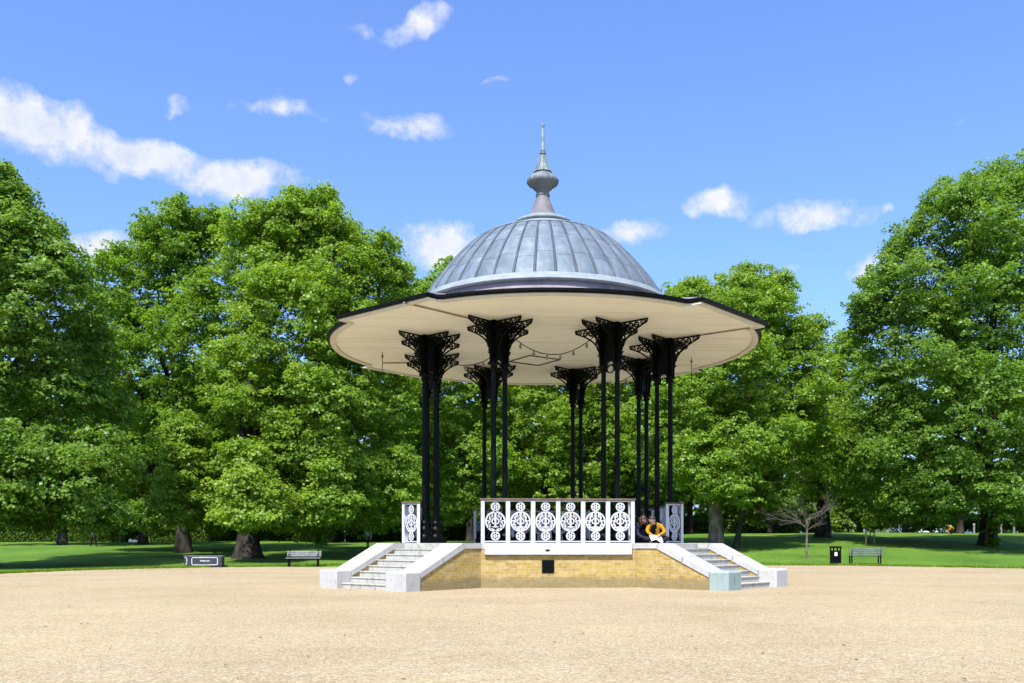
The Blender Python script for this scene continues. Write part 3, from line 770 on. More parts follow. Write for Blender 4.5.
def face_bits(o, c, fwd, up, r):
    """eyes, nose, mouth, ears as small parts of the head"""
    fwd = Vector(fwd).normalized(); up = Vector(up); up = (up - fwd*up.dot(fwd)).normalized(); rt = fwd.cross(up); c = Vector(c)
    m = MB()
    for s in (-1, 1): m.lathe([(.001, -.010), (.009, -.004), (.011, 0), (.009, .006), (.001, .010)], 8, M=Matrix.Translation(c + fwd*r*.93 + rt*s*.033 + up*.01))
    m.build('eyes', hair_d, o)
    m = MB(); m.tube([c + fwd*r*.95 + up*.012, c + fwd*(r*1.12) - up*.028, c + fwd*r*.98 - up*.036], [.008, .014, .008], 8); 
    for s in (-1, 1): m.lathe([(.001, -.03), (.014, -.02), (.017, 0), (.014, .025), (.001, .032)], 8, M=Matrix.Translation(c + rt*s*r*.93))
    m.build('nose_and_ears', skin, o)
    m = MB(); m.tube([c + fwd*r*.92 - up*.06 - rt*.025, c + fwd*r*.97 - up*.063, c + fwd*r*.92 - up*.06 + rt*.025], .006, 6); m.build('mouth', mat('lips', (.35, .12, .10), .5), o)
def hair_cap(o, c, fwd, up, r, material, long=0.0):
    fwd = Vector(fwd).normalized(); up = Vector(up); up = (up - fwd*up.dot(fwd)).normalized(); rt = fwd.cross(up); c = Vector(c)
    m = MB(); vs = []; nu, nv = 16, 9
    for j in range(nv + 1):
        th = math.pi * .62 * j / nv
        for i in range(nu):
            ph = 2*math.pi*i/nu; f = math.cos(ph)
            tt = th * (1.0 if f < .25 else .62)
            rr = r * (1.13 + .04*math.sin(5*ph + j))
            d = up*math.cos(tt)*1.08 + (fwd*math.cos(ph) + rt*math.sin(ph)) * math.sin(tt)
            vs.append(c + d*rr)
    m.add(vs, [(j*nu+i, j*nu+(i+1) % nu, (j+1)*nu+(i+1) % nu, (j+1)*nu+i) for j in range(nv) for i in range(nu)], smooth=True)
    if long:
        for i in range(7):
            a = math.pi * (.55 + .9*i/6); q = c + (fwd*math.cos(a) + rt*math.sin(a)) * r * 1.05
            m.tube([q + up*.03, q - Vector((0, 0, long*.5)) + fwd*.03, q - Vector((0, 0, long)) + fwd*.05], [.05, .055, .015], 7)
    m.build('hair', material, o)
def on_bs(x, y, z): return BS_mat @ Vector((x, y, z))
# person in yellow: sits cross-legged on the landing, bent over a sheet of paper (local: -y towards viewer)
J = {'pelvis': (.06, .10, .13, .15), 'waist': (.05, .05, .28, .145), 'chest': (.0, -.06, .46, .155), 'neckb': (-.05, -.15, .58, .075), 'neck': (-.085, -.20, .615, .052), 'head': (-.12, -.25, .665, (.080, .088)), 'crown_': (-.125, -.245, .735, .075)}
B = [('pelvis', 'waist', 1), ('waist', 'chest', 1), ('chest', 'neckb', 1), ('neckb', 'neck', 0), ('neck', 'head', 0), ('head', 'crown_', 0)]
J.update({'shl': (-.19, -.10, .52, .075), 'ell': (-.27, -.25, .33, .055), 'wrl': (-.13, -.40, .21, .034), 'shr': (.17, -.07, .53, .075), 'elr': (.28, -.18, .33, .058), 'wrr': (.07, -.38, .22, .034)})
B += [('chest', 'shl', 1), ('shl', 'ell', 1), ('ell', 'wrl', 1), ('chest', 'shr', 1), ('shr', 'elr', 1), ('elr', 'wrr', 1)]
J.update({'hpl': (-.07, .06, .11, .10), 'knl': (-.34, -.22, .13, .075), 'anl': (.02, -.33, .06, .05), 'tol': (.12, -.38, .045, .038), 'hpr': (.18, .05, .11, .10), 'knr': (.40, -.18, .13, .075), 'anr': (.08, -.25, .07, .05), 'tor': (-.06, -.28, .05, .038)})
B += [('pelvis', 'hpl', 2), ('hpl', 'knl', 2), ('knl', 'anl', 2), ('anl', 'tol', 2), ('pelvis', 'hpr', 2), ('hpr', 'knr', 2), ('knr', 'anr', 2), ('anr', 'tor', 2)]
hand(J, B, 'wrl', (.7, -.5, -.35), (.5, .8, 0), 'lh', 0); hand(J, B, 'wrr', (-.7, -.5, -.35), (-.5, .8, 0), 'rh', 0)
p1 = skin_person('person', J, B, [skin, yellow, blackc], on_bs(2.70, -3.95, PH + .01), PR, 'person in a mustard yellow top bent over a white paper on the bandstand landing')
for p in p1.data.polygons:      # dark shirt showing between the open jacket fronts
    c = p.center
    if p.material_index == 1 and abs(c.x + .03 + (.52 - c.z)*.1) < .075 and c.y < -.02 and .2 < c.z < .6: p.material_index = 2
face_bits(p1, (-.12, -.25, .665), (-.25, -.9, -.45), (0, -.3, 1), .084); hair_cap(p1, (-.115, -.235, .69), (-.25, -.9, -.35), (0, -.3, 1), .090, hair_d)
# person in navy: reclines to the left behind the railing, propped on one arm
J = {'pelvis': (-.30, .10, .14, .15), 'waist': (-.16, .09, .26, .14), 'chest': (.02, .04, .40, .155), 'neckb': (.11, -.01, .54, .075), 'neck': (.14, -.04, .58, .052), 'head': (.17, -.09, .635, (.080, .088)), 'crown_': (.17, -.085, .71, .075)}
B = [('pelvis', 'waist', 1), ('waist', 'chest', 1), ('chest', 'neckb', 1), ('neckb', 'neck', 0), ('neck', 'head', 0), ('head', 'crown_', 0)]
J.update({'shl': (-.07, -.13, .47, .078), 'ell': (-.02, -.27, .22, .060), 'wrl': (.17, -.30, .12, .036), 'shr': (.12, .18, .48, .075), 'elr': (.22, .22, .24, .058), 'wrr': (.32, .10, .09, .036)})
B += [('chest', 'shl', 1), ('shl', 'ell', 1), ('ell', 'wrl', 1), ('chest', 'shr', 1), ('shr', 'elr', 1), ('elr', 'wrr', 1)]
J.update({'hpl': (-.40, .02, .13, .11), 'knl': (-.80, -.10, .22, .078), 'anl': (-1.16, .0, .07, .05), 'tol': (-1.24, -.10, .05, .04), 'hpr': (-.38, .20, .12, .11), 'knr': (-.78, .24, .11, .078), 'anr': (-1.18, .26, .07, .05), 'tor': (-1.27, .18, .06, .04)})
B += [('pelvis', 'hpl', 1), ('hpl', 'knl', 2), ('knl', 'anl', 2), ('anl', 'tol', 2), ('pelvis', 'hpr', 1), ('hpr', 'knr', 2), ('knr', 'anr', 2), ('anr', 'tor', 2)]
hand(J, B, 'wrl', (.9, -.1, -.25), (.1, .9, 0), 'lh', 0); hand(J, B, 'wrr', (.6, -.7, -.3), (.7, .5, 0), 'rh', 0)
p1.scale = (.93, .93, .93)
p2 = skin_person('person', J, B, [skin, navy, navy], on_bs(2.28, -3.60, PH + .01), PR, 'person in navy jacket and trousers with auburn hair reclining behind the railing end')
face_bits(p2, (.17, -.09, .635), (.45, -.8, -.3), (0, 0, 1), .084); hair_cap(p2, (.165, -.08, .655), (.45, -.8, -.2), (0, 0, 1), .093, hair_r, .16)
m = MB(); m.tube([(-.12, -.20, .40), (-.20, -.10, .33), (-.26, .0, .30)], .014, 6); m.tube([(-.06, -.24, .30), (-.16, -.14, .22), (-.24, -.05, .22)], .012, 6); m.build('white_stripes', whitec, p2)
# paper
m = MB(); n = 6
vs = [(-.17 + .34*i/n, -.13 + .26*j/2, .02 + .05*math.sin(i*.9) * (.5 if j else 1)) for j in range(3) for i in range(n+1)]
m.add(vs + [(x, y, z - .004) for x, y, z in vs], [(j*(n+1)+i, j*(n+1)+i+1, (j+1)*(n+1)+i+1, (j+1)*(n+1)+i) for j in range(2) for i in range(n)] + [(21+j*(n+1)+i, 21+(j+1)*(n+1)+i, 21+(j+1)*(n+1)+i+1, 21+j*(n+1)+i+1) for j in range(2) for i in range(n)], smooth=True)
pp = m.build('paper', whitec, None); pp.location = on_bs(2.66, -4.38, PH + .12); pp.rotation_euler = (R(38), 0, PR + .15); tag(pp, 'white sheet of paper held by the person in yellow', 'paper')

# ------------------------------------------------------------------ benches, bin, planter
green_p = varied('grey_green_paint', (.085, .115, .09), (.14, .17, .14), 6, .6, .25); pale_w = varied('weathered_pale_timber', (.17, .175, .18), (.26, .265, .27), 6, .8, .05)
iron = M_['black']
def bench(u, Y, L_, rz, wood_, label, backrail=4):
    X = at(u, Y); root = empty('bench', (X, Y, gz(X, Y)), rz, label, 'bench', 'park benches at the gravel edge')
    m = MB()
    for i in range(4): m.box((0, -.02 - .11*i + .14, .44), (L_, .09, .035), ch=.006)
    m.build('seat', wood_, root)
    m = MB()
    for i in range(backrail): m.box((0, .22 + .025*i, .56 + .095*i), (L_, .03, .078), ch=.006)
    m.build('backrest', wood_, root)
    for sx in (-1, 1):
        m = MB(); x = sx*(L_/2 - .14)
        m.box((x, -.18, .21), (.06, .06, .42)); m.box((x, .22, .21), (.06, .06, .42)); m.box((x, .02, .405), (.06, .46, .035))
        m.tube([(x, .20, .42), (x, .30, .90)], .025, 6); m.tube([(x, -.18, .42), (x, -.18, .62), (x, .22, .66)], .022, 6)
        m.build('leg', iron, root)
    return root
bench(303.5, 47.2, 1.72, R(3), pale_w, 'pale sunlit slatted bench beside the thick left trunk', 3)
bench(865, 50.6, 1.80, R(176), green_p, 'grey green timber bench seen from behind, right of the black bin')
Xb, Yb = at(835.5, 50.2), 50.2
bn = empty('litter_bin', (Xb, Yb, gz(Xb, Yb)), R(5), 'black litter bin with a small white notice near the green bench', 'bin')
m = MB(); m.box((0, 0, .40), (.46, .46, .78), ch=.03); m.build('body', iron, bn)
m = MB()
for sx in (-1, 1):
    for sy in (-1, 1): m.box((sx*.19, sy*.19, .86), (.06, .06, .16))
m.build('hood_post', iron, bn)
m = MB(); m.box((0, 0, .97), (.50, .50, .09), ch=.03); m.build('hood', iron, bn)
m = MB(); m.box((-.08, -.235, .60), (.16, .012, .20)); m.build('notice', whitec, bn)
# dark box planter with outlined panel
Xp, Yp = at(204.5, 46.3), 46.3
pl = empty('planter_box', (Xp, Yp, gz(Xp, Yp)), R(4), 'long dark navy box planter with a white outlined panel on the grass edge', 'planter')
dkn = varied('dark_navy_paint', (.02, .02, .032), (.04, .04, .055), 4, .5, .4)
m = MB()
m.box((0, 0, .31), (1.82, .56, .46), ch=.02); m.box((0, 0, .055), (1.74, .50, .05)); m.build('box', dkn, pl)
m = MB(); m.box((0, -.003, .555), (1.88, .60, .035), ch=.008); m.build('rim', varied('grey_rim', (.12, .12, .15), (.2, .2, .23), 4), pl)
X = Matrix.Translation((.08, -.287, .32)) @ Matrix.Rotation(R(90), 4, 'X')
m = MB(); c = [(-.62, -.15), (-.56, -.19), (.56, -.19), (.62, -.15), (.62, .13), (.56, .17), (-.56, .17), (-.62, .13), (-.62, -.15)]
m.strip(c, .035, .014, X); m.build('panel_outline', whitec, pl)
m = MB()
for i, (x, wd) in enumerate(((-.20, .035), (-.155, .03), (-.11, .04), (-.06, .03), (-.015, .035), (.03, .04), (.12, .045), (.175, .04), (.225, .03))): m.box((.08 + x, -.286, .325), (wd, .012, .055 if i % 3 else .065))
m.build('lettering', whitec, pl)
m = MB(); m.strip([(-.86, -.15), (-.80, -.17), (-.78, -.12), (-.78, .13), (-.81, .16), (-.88, .16)], .03, .012, Matrix.Translation((0, -.286, .32)) @ Matrix.Rotation(R(90), 4, 'X')); m.build('side_outline', whitec, pl)

# ------------------------------------------------------------------ trees
def leaves_for(lobes, n, leaf, seed, clump=(.30, .68), flat=.78, fill=.42, lumpy=True):
    rg = np.random.default_rng(seed); lobes = np.array(lobes, float)
    if lumpy:
        extra = []
        for lb in lobes:
            for k in range(10):
                e = rg.normal(size=3); e[2] = e[2]*.8 + .35; e /= np.linalg.norm(e); s_ = rg.uniform(.20, .42)
                extra.append(np.concatenate([lb[:3] + e*lb[3:6]*rg.uniform(.60, .86), lb[3:6]*s_*np.array([1.05, 1.05, rg.uniform(.75, 1.0)])]))
        lobes = np.concatenate([lobes * np.array([1, 1, 1, .92, .92, .92]), np.array(extra)])
    area = (lobes[:, 3]*lobes[:, 4] + lobes[:, 3]*lobes[:, 5] + lobes[:, 4]*lobes[:, 5])
    nc = max(8, int(n / 32)); pick = rg.choice(len(lobes), nc, p=area/area.sum()); lb = lobes[pick]
    d = rg.normal(size=(nc, 3)); d /= np.linalg.norm(d, axis=1)[:, None]
    rad = np.where(rg.random(nc) < fill, rg.uniform(.25, .85, nc), rg.uniform(.72, 1.02, nc))
    # uneven outline: the crown is pushed in and out in lumps
    ph = rg.uniform(0, 6.28, 6)
    rad *= 1 + .10*np.sin(3.1*d[:, 0]*3 + ph[0]) * np.sin(2.7*d[:, 2]*3 + ph[1]) + .07*np.sin(9*d[:, 1] + ph[2])
    tip = rg.random(nc) < .15; rad[tip] = rg.uniform(1.0, 1.17, tip.sum())
    cc = lb[:, :3] + d * lb[:, 3:6] * rad[:, None]
    cr = rg.uniform(*clump, nc); cr[tip] *= .62; ct = np.clip(rg.normal(.45, .17, nc), 0, 1)
    per = np.maximum(7, (n / nc * (cr / cr.mean())**2)).astype(int); own = np.repeat(np.arange(nc), per); N_ = len(own)
    e = rg.normal(size=(N_, 3)); e /= np.linalg.norm(e, axis=1)[:, None]
    e[:, 2] = np.where(e[:, 2] < -.25, -e[:, 2]*.6, e[:, 2])
    rr = rg.uniform(.35, 1.0, N_) ** .6
    pos = cc[own] + e * np.array([1, 1, flat]) * (cr[own] * rr)[:, None]
    # sprays droop at the rim of each clump
    pos[:, 2] -= .22 * cr[own] * (np.hypot(e[:, 0], e[:, 1]) * rr)**2
    stray = rg.random(N_) < .025
    pos[stray] += rg.normal(0, .28, (stray.sum(), 3))
    out = d[own] * .45 + e * .55 + np.array([0, -.12, .62]) + rg.normal(0, .50, (N_, 3))
    nrm = out / np.linalg.norm(out, axis=1)[:, None]
    tx = np.cross(nrm, rg.normal(size=(N_, 3))); tx /= np.linalg.norm(tx, axis=1)[:, None] + 1e-9; ty = np.cross(nrm, tx)
    l = leaf * rg.uniform(.55, 1.25, N_)[:, None]
    v = np.empty((N_, 4, 3))
    v[:, 0] = pos - tx*l*.5; v[:, 1] = pos - ty*l*.42 + tx*l*.08; v[:, 2] = pos + tx*l*.55 - nrm*l*.12; v[:, 3] = pos + ty*l*.42 + tx*l*.08
    tone = np.clip(ct[own] + rg.normal(0, .16, N_), 0, 1)
    return v.reshape(-1, 3), tone, cc
def trunk_mesh(h, r, lobes, seed, lean=(0, 0), flare=1.5):
    rd = random.Random(seed); m = MB(); pts_ = []; rads = []
    fork = h
    for i in range(9):
        q = i/8; pts_.append((lean[0]*q + rd.gauss(0, .03)*r*3*q, lean[1]*q + rd.gauss(0, .03)*r*3*q, -.3 + (fork + .3)*q)); rads.append(r * (1 + (flare - 1) * math.exp(-q*9)) * (1 - .35*q))
    m.tube(pts_, rads, 14)
    top = Vector(pts_[-1])
    for lb in sorted(lobes, key=lambda L_: -L_[3]*L_[5])[:14]:
        tgt = Vector(lb[:3]) + Vector((rd.gauss(0, .15)*lb[3], rd.gauss(0, .15)*lb[4], rd.uniform(-.1, .35)*lb[5]))
        st = Vector(pts_[rd.choice((5, 6, 7, 8))]) if tgt.z < top.z + 3 else top
        mid = st.lerp(tgt, .5) + Vector((rd.gauss(0, .4), rd.gauss(0, .4), rd.uniform(.1, .8)))
        r0 = r * rd.uniform(.32, .5)
        P_ = [st, st.lerp(mid, .5) + Vector((rd.gauss(0, .15), rd.gauss(0, .15), .1)), mid, mid.lerp(tgt, .55) + Vector((rd.gauss(0, .3), rd.gauss(0, .3), rd.gauss(0, .2))), tgt]
        m.tube(P_, [r0, r0*.85, r0*.62, r0*.4, r0*.12], 8)
        for b in range(5):
            q = P_[2].lerp(tgt, rd.random()); dv = Vector((rd.gauss(0, 1), rd.gauss(0, 1), rd.gauss(.3, .6))).normalized() * min(lb[3], lb[5]) * rd.uniform(.5, .95)
            m.tube([q, q + dv*.5 + Vector((rd.gauss(0, .2), rd.gauss(0, .2), .2)), q + dv], [r0*.3, r0*.18, r0*.05], 5)
    return m
def tree(name, label, u, Y, lobes_px, n, leaf, trunk_h, trunk_r, seed, leafm, barkm, group=None, lean=(0, 0), flare=1.5, bough=None, **kw):
    """lobes_px: (u, v, half width px, half height px, depth offset m, depth radius m) at distance Y"""
    X = at(u, Y); g = gz(X, Y); root = empty(name, (X, Y, g), 0, label, 'tree', group); lobes = []
    for (lu, lv, hw, hh, dy, ry) in lobes_px:
        YY = Y + dy; lobes.append((at(lu, YY) - X, dy, zz(lv, YY) - g, hw/F*YY, ry, hh/F*YY))
    trunk_mesh(trunk_h, trunk_r, lobes, seed, lean, flare).build('trunk', M_[barkm], root)
    v, tone, cc = leaves_for(lobes, n, leaf, seed, **kw)
    c = mesh_np('crown', v, 4, tone, M_[leafm]); c.parent = root
    for k, bl_ in enumerate(bough or ()):
        lb = [(at(lu, Y + dy) - X, dy, zz(lv, Y + dy) - g, hw/F*(Y+dy), ry, hh/F*(Y+dy)) for lu, lv, hw, hh, dy, ry in bl_]
        v, tone, cc = leaves_for(lb, 17000, .19, seed + 60 + k); c = mesh_np('low_bough', v, 4, tone, M_['leaf_e']); c.parent = root
    return root
#                           (u, v, hw, hh, dy, ry)
tree('plane_tree', 'towering plane tree at the left picture edge, taller than its neighbour', -15, 48,
     [(-45, 215, 70, 60, 0, 6), (10, 262, 58, 52, -1, 6), (50, 320, 56, 62, 0, 6), (-20, 350, 80, 80, -2, 6), (75, 395, 42, 48, 1, 5), (20, 455, 62, 46, -3, 5), (70, 480, 52, 42, -3, 4), (-40, 470, 70, 60, -3, 5), (5, 500, 50, 30, -4, 4), (-5, 190, 26, 28, 0, 3), (36, 230, 22, 26, 0, 3), (70, 268, 20, 24, 0, 3), (18, 200, 14, 18, 0, 2), (110, 455, 30, 34, 0, 3), (20, 516, 60, 20, -2, 4), (92, 514, 34, 20, -2, 3)],
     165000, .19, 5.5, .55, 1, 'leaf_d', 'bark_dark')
tree('plane_tree', 'tall broad plane tree with a low hanging bough, second trunk from the left edge', 183, 66,
     [(190, 262, 52, 52, 0, 6), (140, 300, 48, 54, 1, 6), (215, 335, 62, 62, -2, 6), (140, 385, 58, 56, 0, 6), (205, 410, 55, 45, -1, 5), (120, 450, 45, 48, 2, 5), (185, 452, 32, 36, -6, 3), (186, 496, 35, 38, -6.5, 3), (200, 228, 26, 24, 0, 4), (110, 330, 34, 44, 3, 5), (140, 490, 40, 40, 4, 5), (230, 470, 34, 50, 5, 5), (165, 250, 24, 30, 0, 4), (178, 218, 13, 14, 0, 2), (232, 236, 18, 18, 1, 3), (122, 262, 20, 20, 1, 3), (148, 240, 14, 14, 0, 2), (152, 515, 38, 22, 2, 4), (212, 512, 26, 26, 2, 4)],
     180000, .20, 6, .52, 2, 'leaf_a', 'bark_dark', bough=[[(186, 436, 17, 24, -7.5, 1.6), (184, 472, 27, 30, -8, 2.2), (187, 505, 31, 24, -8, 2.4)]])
tree('plane_tree', 'tallest left plane tree with a thick flared trunk beside the pale bench', 248, 57,
     [(305, 240, 46, 44, 4, 5), (262, 262, 48, 48, 3, 5), (335, 285, 46, 50, 3, 5), (285, 330, 66, 62, 0, 6), (350, 350, 50, 56, 3, 5), (250, 385, 52, 52, -1, 5), (320, 410, 58, 52, 0, 6), (375, 290, 34, 46, 5, 4), (390, 400, 44, 50, 5, 4), (245, 470, 34, 30, -4, 2.5), (252, 500, 48, 36, -4.5, 3), (308, 490, 36, 50, 0, 3), (350, 480, 40, 52, 2, 4), (312, 208, 28, 24, 3, 3), (268, 228, 20, 20, 3, 3), (385, 258, 20, 22, 5, 3), (290, 452, 30, 34, -2, 3), (294, 206, 13, 15, 3, 2), (342, 228, 18, 20, 3, 3), (362, 252, 16, 20, 4, 3), (402, 276, 14, 16, 5, 2), (395, 480, 30, 50, 4, 4), (322, 518, 38, 18, 1, 3), (372, 518, 34, 20, 4, 3), (285, 520, 22, 16, -3, 2)],
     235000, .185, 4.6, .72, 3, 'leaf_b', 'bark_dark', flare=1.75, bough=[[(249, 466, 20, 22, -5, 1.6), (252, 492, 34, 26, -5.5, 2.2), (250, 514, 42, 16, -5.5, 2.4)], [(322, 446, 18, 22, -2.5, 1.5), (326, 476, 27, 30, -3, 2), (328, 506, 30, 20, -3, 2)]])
tree('park_tree', 'green tree seen through the left columns of the bandstand', 408, 74,
     [(420, 330, 50, 50, 0, 6), (390, 380, 46, 54, 0, 5), (450, 390, 56, 60, 0, 6), (420, 450, 56, 50, -2, 5), (470, 470, 48, 48, -2, 5), (385, 480, 40, 44, -2, 4), (440, 300, 30, 30, 0, 4), (430, 505, 50, 24, -3, 4), (448, 278, 14, 16, 0, 3)],
     90000, .22, 6, .55, 4, 'leaf_b', 'bark_dark')
tree('park_tree', 'green tree standing directly behind the middle of the bandstand', 545, 80,
     [(520, 350, 70, 60, 0, 7), (590, 370, 60, 60, 0, 6), (530, 430, 62, 56, -2, 6), (600, 450, 56, 56, -1, 6), (550, 490, 60, 38, -3, 5), (490, 440, 40, 60, 0, 5), (620, 400, 40, 50, 1, 5)],
     98000, .23, 6, .55, 5, 'leaf_a', 'bark_dark')
tree('plane_tree', 'bright plane tree with pale mottled trunk right of the bandstand', 716, 62,
     [(742, 308, 44, 36, 2, 5), (770, 330, 44, 44, 1, 5), (705, 330, 48, 44, 2, 5), (735, 380, 60, 48, -1, 6), (790, 390, 40, 46, 1, 5), (690, 410, 46, 46, 0, 5), (745, 440, 54, 40, -3, 4), (700, 465, 44, 34, -3, 4), (735, 486, 34, 26, -4, 3), (800, 345, 24, 26, 2, 4), (752, 284, 20, 18, 2, 3), (675, 315, 30, 28, 3, 4), (690, 296, 18, 14, 3, 3), (655, 440, 36, 50, 3, 4), (776, 290, 16, 18, 1, 3), (806, 440, 34, 40, 2, 4)],
     195000, .185, 5.2, .52, 6, 'leaf_b', 'bark_pale', flare=1.25)
tree('park_tree', 'slender leaning dark trunk tree right of the mottled plane', 735, 60,
     [(755, 470, 36, 32, 1, 3), (772, 500, 34, 26, 1, 3), (735, 495, 26, 24, 2, 3)], 13000, .22, 4.2, .2, 7, 'leaf_c', 'bark_dark', lean=(.9, .3), flare=1.3)
tree('plane_tree', 'largest plane tree at the right edge with a spreading open crown', 988, 62,
     [(1010, 215, 70, 54, 0, 7), (950, 245, 58, 52, -1, 6), (1060, 260, 70, 70, 0, 7), (910, 290, 46, 48, 0, 6), (985, 310, 72, 58, -2, 7), (920, 355, 56, 56, -1, 6), (1050, 360, 80, 66, -1, 7), (885, 405, 46, 50, 1, 5), (960, 410, 64, 52, -4, 6), (1035, 440, 60, 44, -4, 5), (900, 465, 50, 46, 0, 5), (960, 480, 56, 34, -3, 5), (1020, 497, 52, 26, -5, 4), (880, 310, 26, 30, 0, 4), (1040, 180, 40, 26, 0, 4), (930, 505, 44, 22, -1, 4), (858, 460, 30, 46, 3, 4), (880, 276, 16, 18, 0, 3), (868, 320, 18, 24, 1, 3), (905, 238, 16, 16, 0, 3), (945, 198, 18, 16, 0, 3), (985, 180, 18, 16, 0, 3), (1045, 510, 40, 18, -4, 3), (905, 515, 40, 14, 2, 4)],
     265000, .18, 5.5, .55, 8, 'leaf_d', 'bark_dark', fill=.45)
tree('park_tree', 'dark trunk tree behind the bare sapling and the bin', 823, 74,
     [(830, 400, 36, 44, 2, 5), (850, 370, 24, 34, 3, 4), (815, 450, 40, 44, 0, 5), (850, 440, 36, 50, 1, 5), (835, 490, 44, 26, -2, 4), (845, 345, 12, 16, 3, 3)], 56000, .21, 4.5, .6, 9, 'leaf_b', 'bark_dark')
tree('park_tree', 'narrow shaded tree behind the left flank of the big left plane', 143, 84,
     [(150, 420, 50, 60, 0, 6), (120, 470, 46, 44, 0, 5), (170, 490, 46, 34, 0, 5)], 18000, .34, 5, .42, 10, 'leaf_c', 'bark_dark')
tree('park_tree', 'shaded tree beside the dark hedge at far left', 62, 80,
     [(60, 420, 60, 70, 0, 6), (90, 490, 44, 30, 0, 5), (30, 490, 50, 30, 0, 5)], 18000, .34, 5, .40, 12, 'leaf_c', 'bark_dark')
# a fuller row of trees behind, copies of two trees
back = []
def back_proto(seed, n):
    root = empty('park_tree', (0, 0, 0), 0); rd = random.Random(seed)
    lobes = [(0, 0, 12, 4.6, 4.6, 4.2), (2.6, .5, 8.5, 4, 4, 3.6), (-2.8, -.4, 8.2, 4, 4, 3.6), (.6, -1.6, 5.6, 4.4, 4, 3), (-.5, 1, 15.2, 3.0, 3.0, 2.6), (2.2, 1.5, 13, 2.8, 2.8, 2.6), (-3.4, .6, 4.6, 3, 3, 2.2), (3.6, -.5, 4.8, 3, 3, 2.2)]
    lobes = [tuple(a + rd.gauss(0, .35) if i < 3 else a*rd.uniform(.9, 1.15) for i, a in enumerate(lb)) for lb in lobes]
    trunk_mesh(5, .36, lobes, seed).build('trunk', M_['bark_dark'], root)
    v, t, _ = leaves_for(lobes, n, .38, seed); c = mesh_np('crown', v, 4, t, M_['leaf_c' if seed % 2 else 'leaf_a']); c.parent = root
    return root
protos = [back_proto(21, 26000), back_proto(22, 26000), back_proto(23, 24000)]
used = set()
spots = [(-60, 92, .95), (8, 96, .95), (100, 98, .98), (240, 94, 1.0), (330, 90, .92), (395, 98, 1.0), (470, 94, .95), (520, 102, 1.05), (585, 92, .9), (640, 86, .82), (690, 92, .92), (668, 104, 1.05), (770, 100, .92), (805, 118, .95), (745, 112, .9), (860, 112, .86), (905, 100, .9), (960, 98, 1.0), (1050, 100, 1.05), (310, 110, 1.1), (170, 112, 1.1), (440, 112, 1.05), (600, 112, 1.05), (1160, 86, 1.0), (1290, 78, .95), (-190, 78, 1.0)]
rb = random.Random(9)
for i, (u, Y, s) in enumerate(spots):
    k = i % 3; o = protos[k] if k not in used else copy_tree(protos[k]); used.add(k)
    X = at(u, Y); o.location = (X, Y, gz(X, Y)); o.rotation_euler.z = rb.uniform(0, 6.28); o.scale = (s*rb.uniform(.95, 1.15), s*rb.uniform(.95, 1.15), s)
    tag(o, 'leafy green tree of the dense back row beyond the lawn', 'tree', 'trees of the back row')
# far wood closing the view
def far_wood():
    rg = np.random.default_rng(77); lobes = []
    for i in range(70):
        u = -420 + i*28; Y = rg.uniform(150, 175); lobes.append((at(u, Y), Y, rg.uniform(3, 6) + 2, rg.uniform(4.5, 7), 4, rg.uniform(5, 7.5)))
    v, t, _ = leaves_for(lobes, 60000, .9, 78, clump=(1.0, 2.0)); return mesh_np('far_woods', v, 4, t, M_['leaf_c'])
tag(far_wood(), 'far belt of dark trees closing the park', None, None, 'stuff')
# hedges
def hedge(u0, u1, Y, h, d, label, seed):
    x0, x1 = at(u0, Y), at(u1, Y); g = gz((x0+x1)/2, Y); L_ = x1 - x0; rg = np.random.default_rng(seed); n = int(L_ * 420)
    root = empty('hedge', ((x0+x1)/2, Y, g), 0, label, 'hedge')
    m = MB(); m.box((0, 0, h*.45 - .15), (L_ - .3, d*.7, h*.86 + .3)); m.build('twiggy_core', varied('hedge_twigs', (.012, .018, .008), (.02, .028, .012), 3, .9, .05), root)
    p = np.stack([rg.uniform(-L_/2, L_/2, n), rg.uniform(-d/2, d/2, n), rg.uniform(-.2, h, n)], 1)
    f = rg.random(n) < .6; p[f, 1] = -d/2 + rg.normal(0, .07, f.sum()); t2 = rg.random(n) < .3; p[t2, 2] = h + rg.normal(0, .07, t2.sum())
    nr = rg.normal(size=(n, 3)) + np.array([0, -.6, .6]); nr /= np.linalg.norm(nr, axis=1)[:, None]
    tx = np.cross(nr, rg.normal(size=(n, 3))); tx /= np.linalg.norm(tx, axis=1)[:, None]; ty = np.cross(nr, tx); l = rg.uniform(.1, .22, n)[:, None]
    v = np.stack([p - tx*l*.5, p - ty*l*.4, p + tx*l*.5, p + ty*l*.4], 1).reshape(-1, 3)
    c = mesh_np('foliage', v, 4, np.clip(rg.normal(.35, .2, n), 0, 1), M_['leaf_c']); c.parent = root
hedge(-40, 128, 90, 1.35, 1.3, 'dark clipped hedge under the trees at far left', 31)
hedge(150, 345, 97, 1.3, 1.3, 'dark clipped hedge behind the thick left trunk', 32)
hedge(345, 470, 99, 1.7, 1.4, 'dark hedge glimpsed behind the left stairs', 34)
hedge(470, 690, 104, 1.8, 1.4, 'dark hedge glimpsed between the columns behind the bandstand', 35)
hedge(690, 800, 102, 1.5, 1.4, 'dark clipped hedge behind the bare sapling', 33)
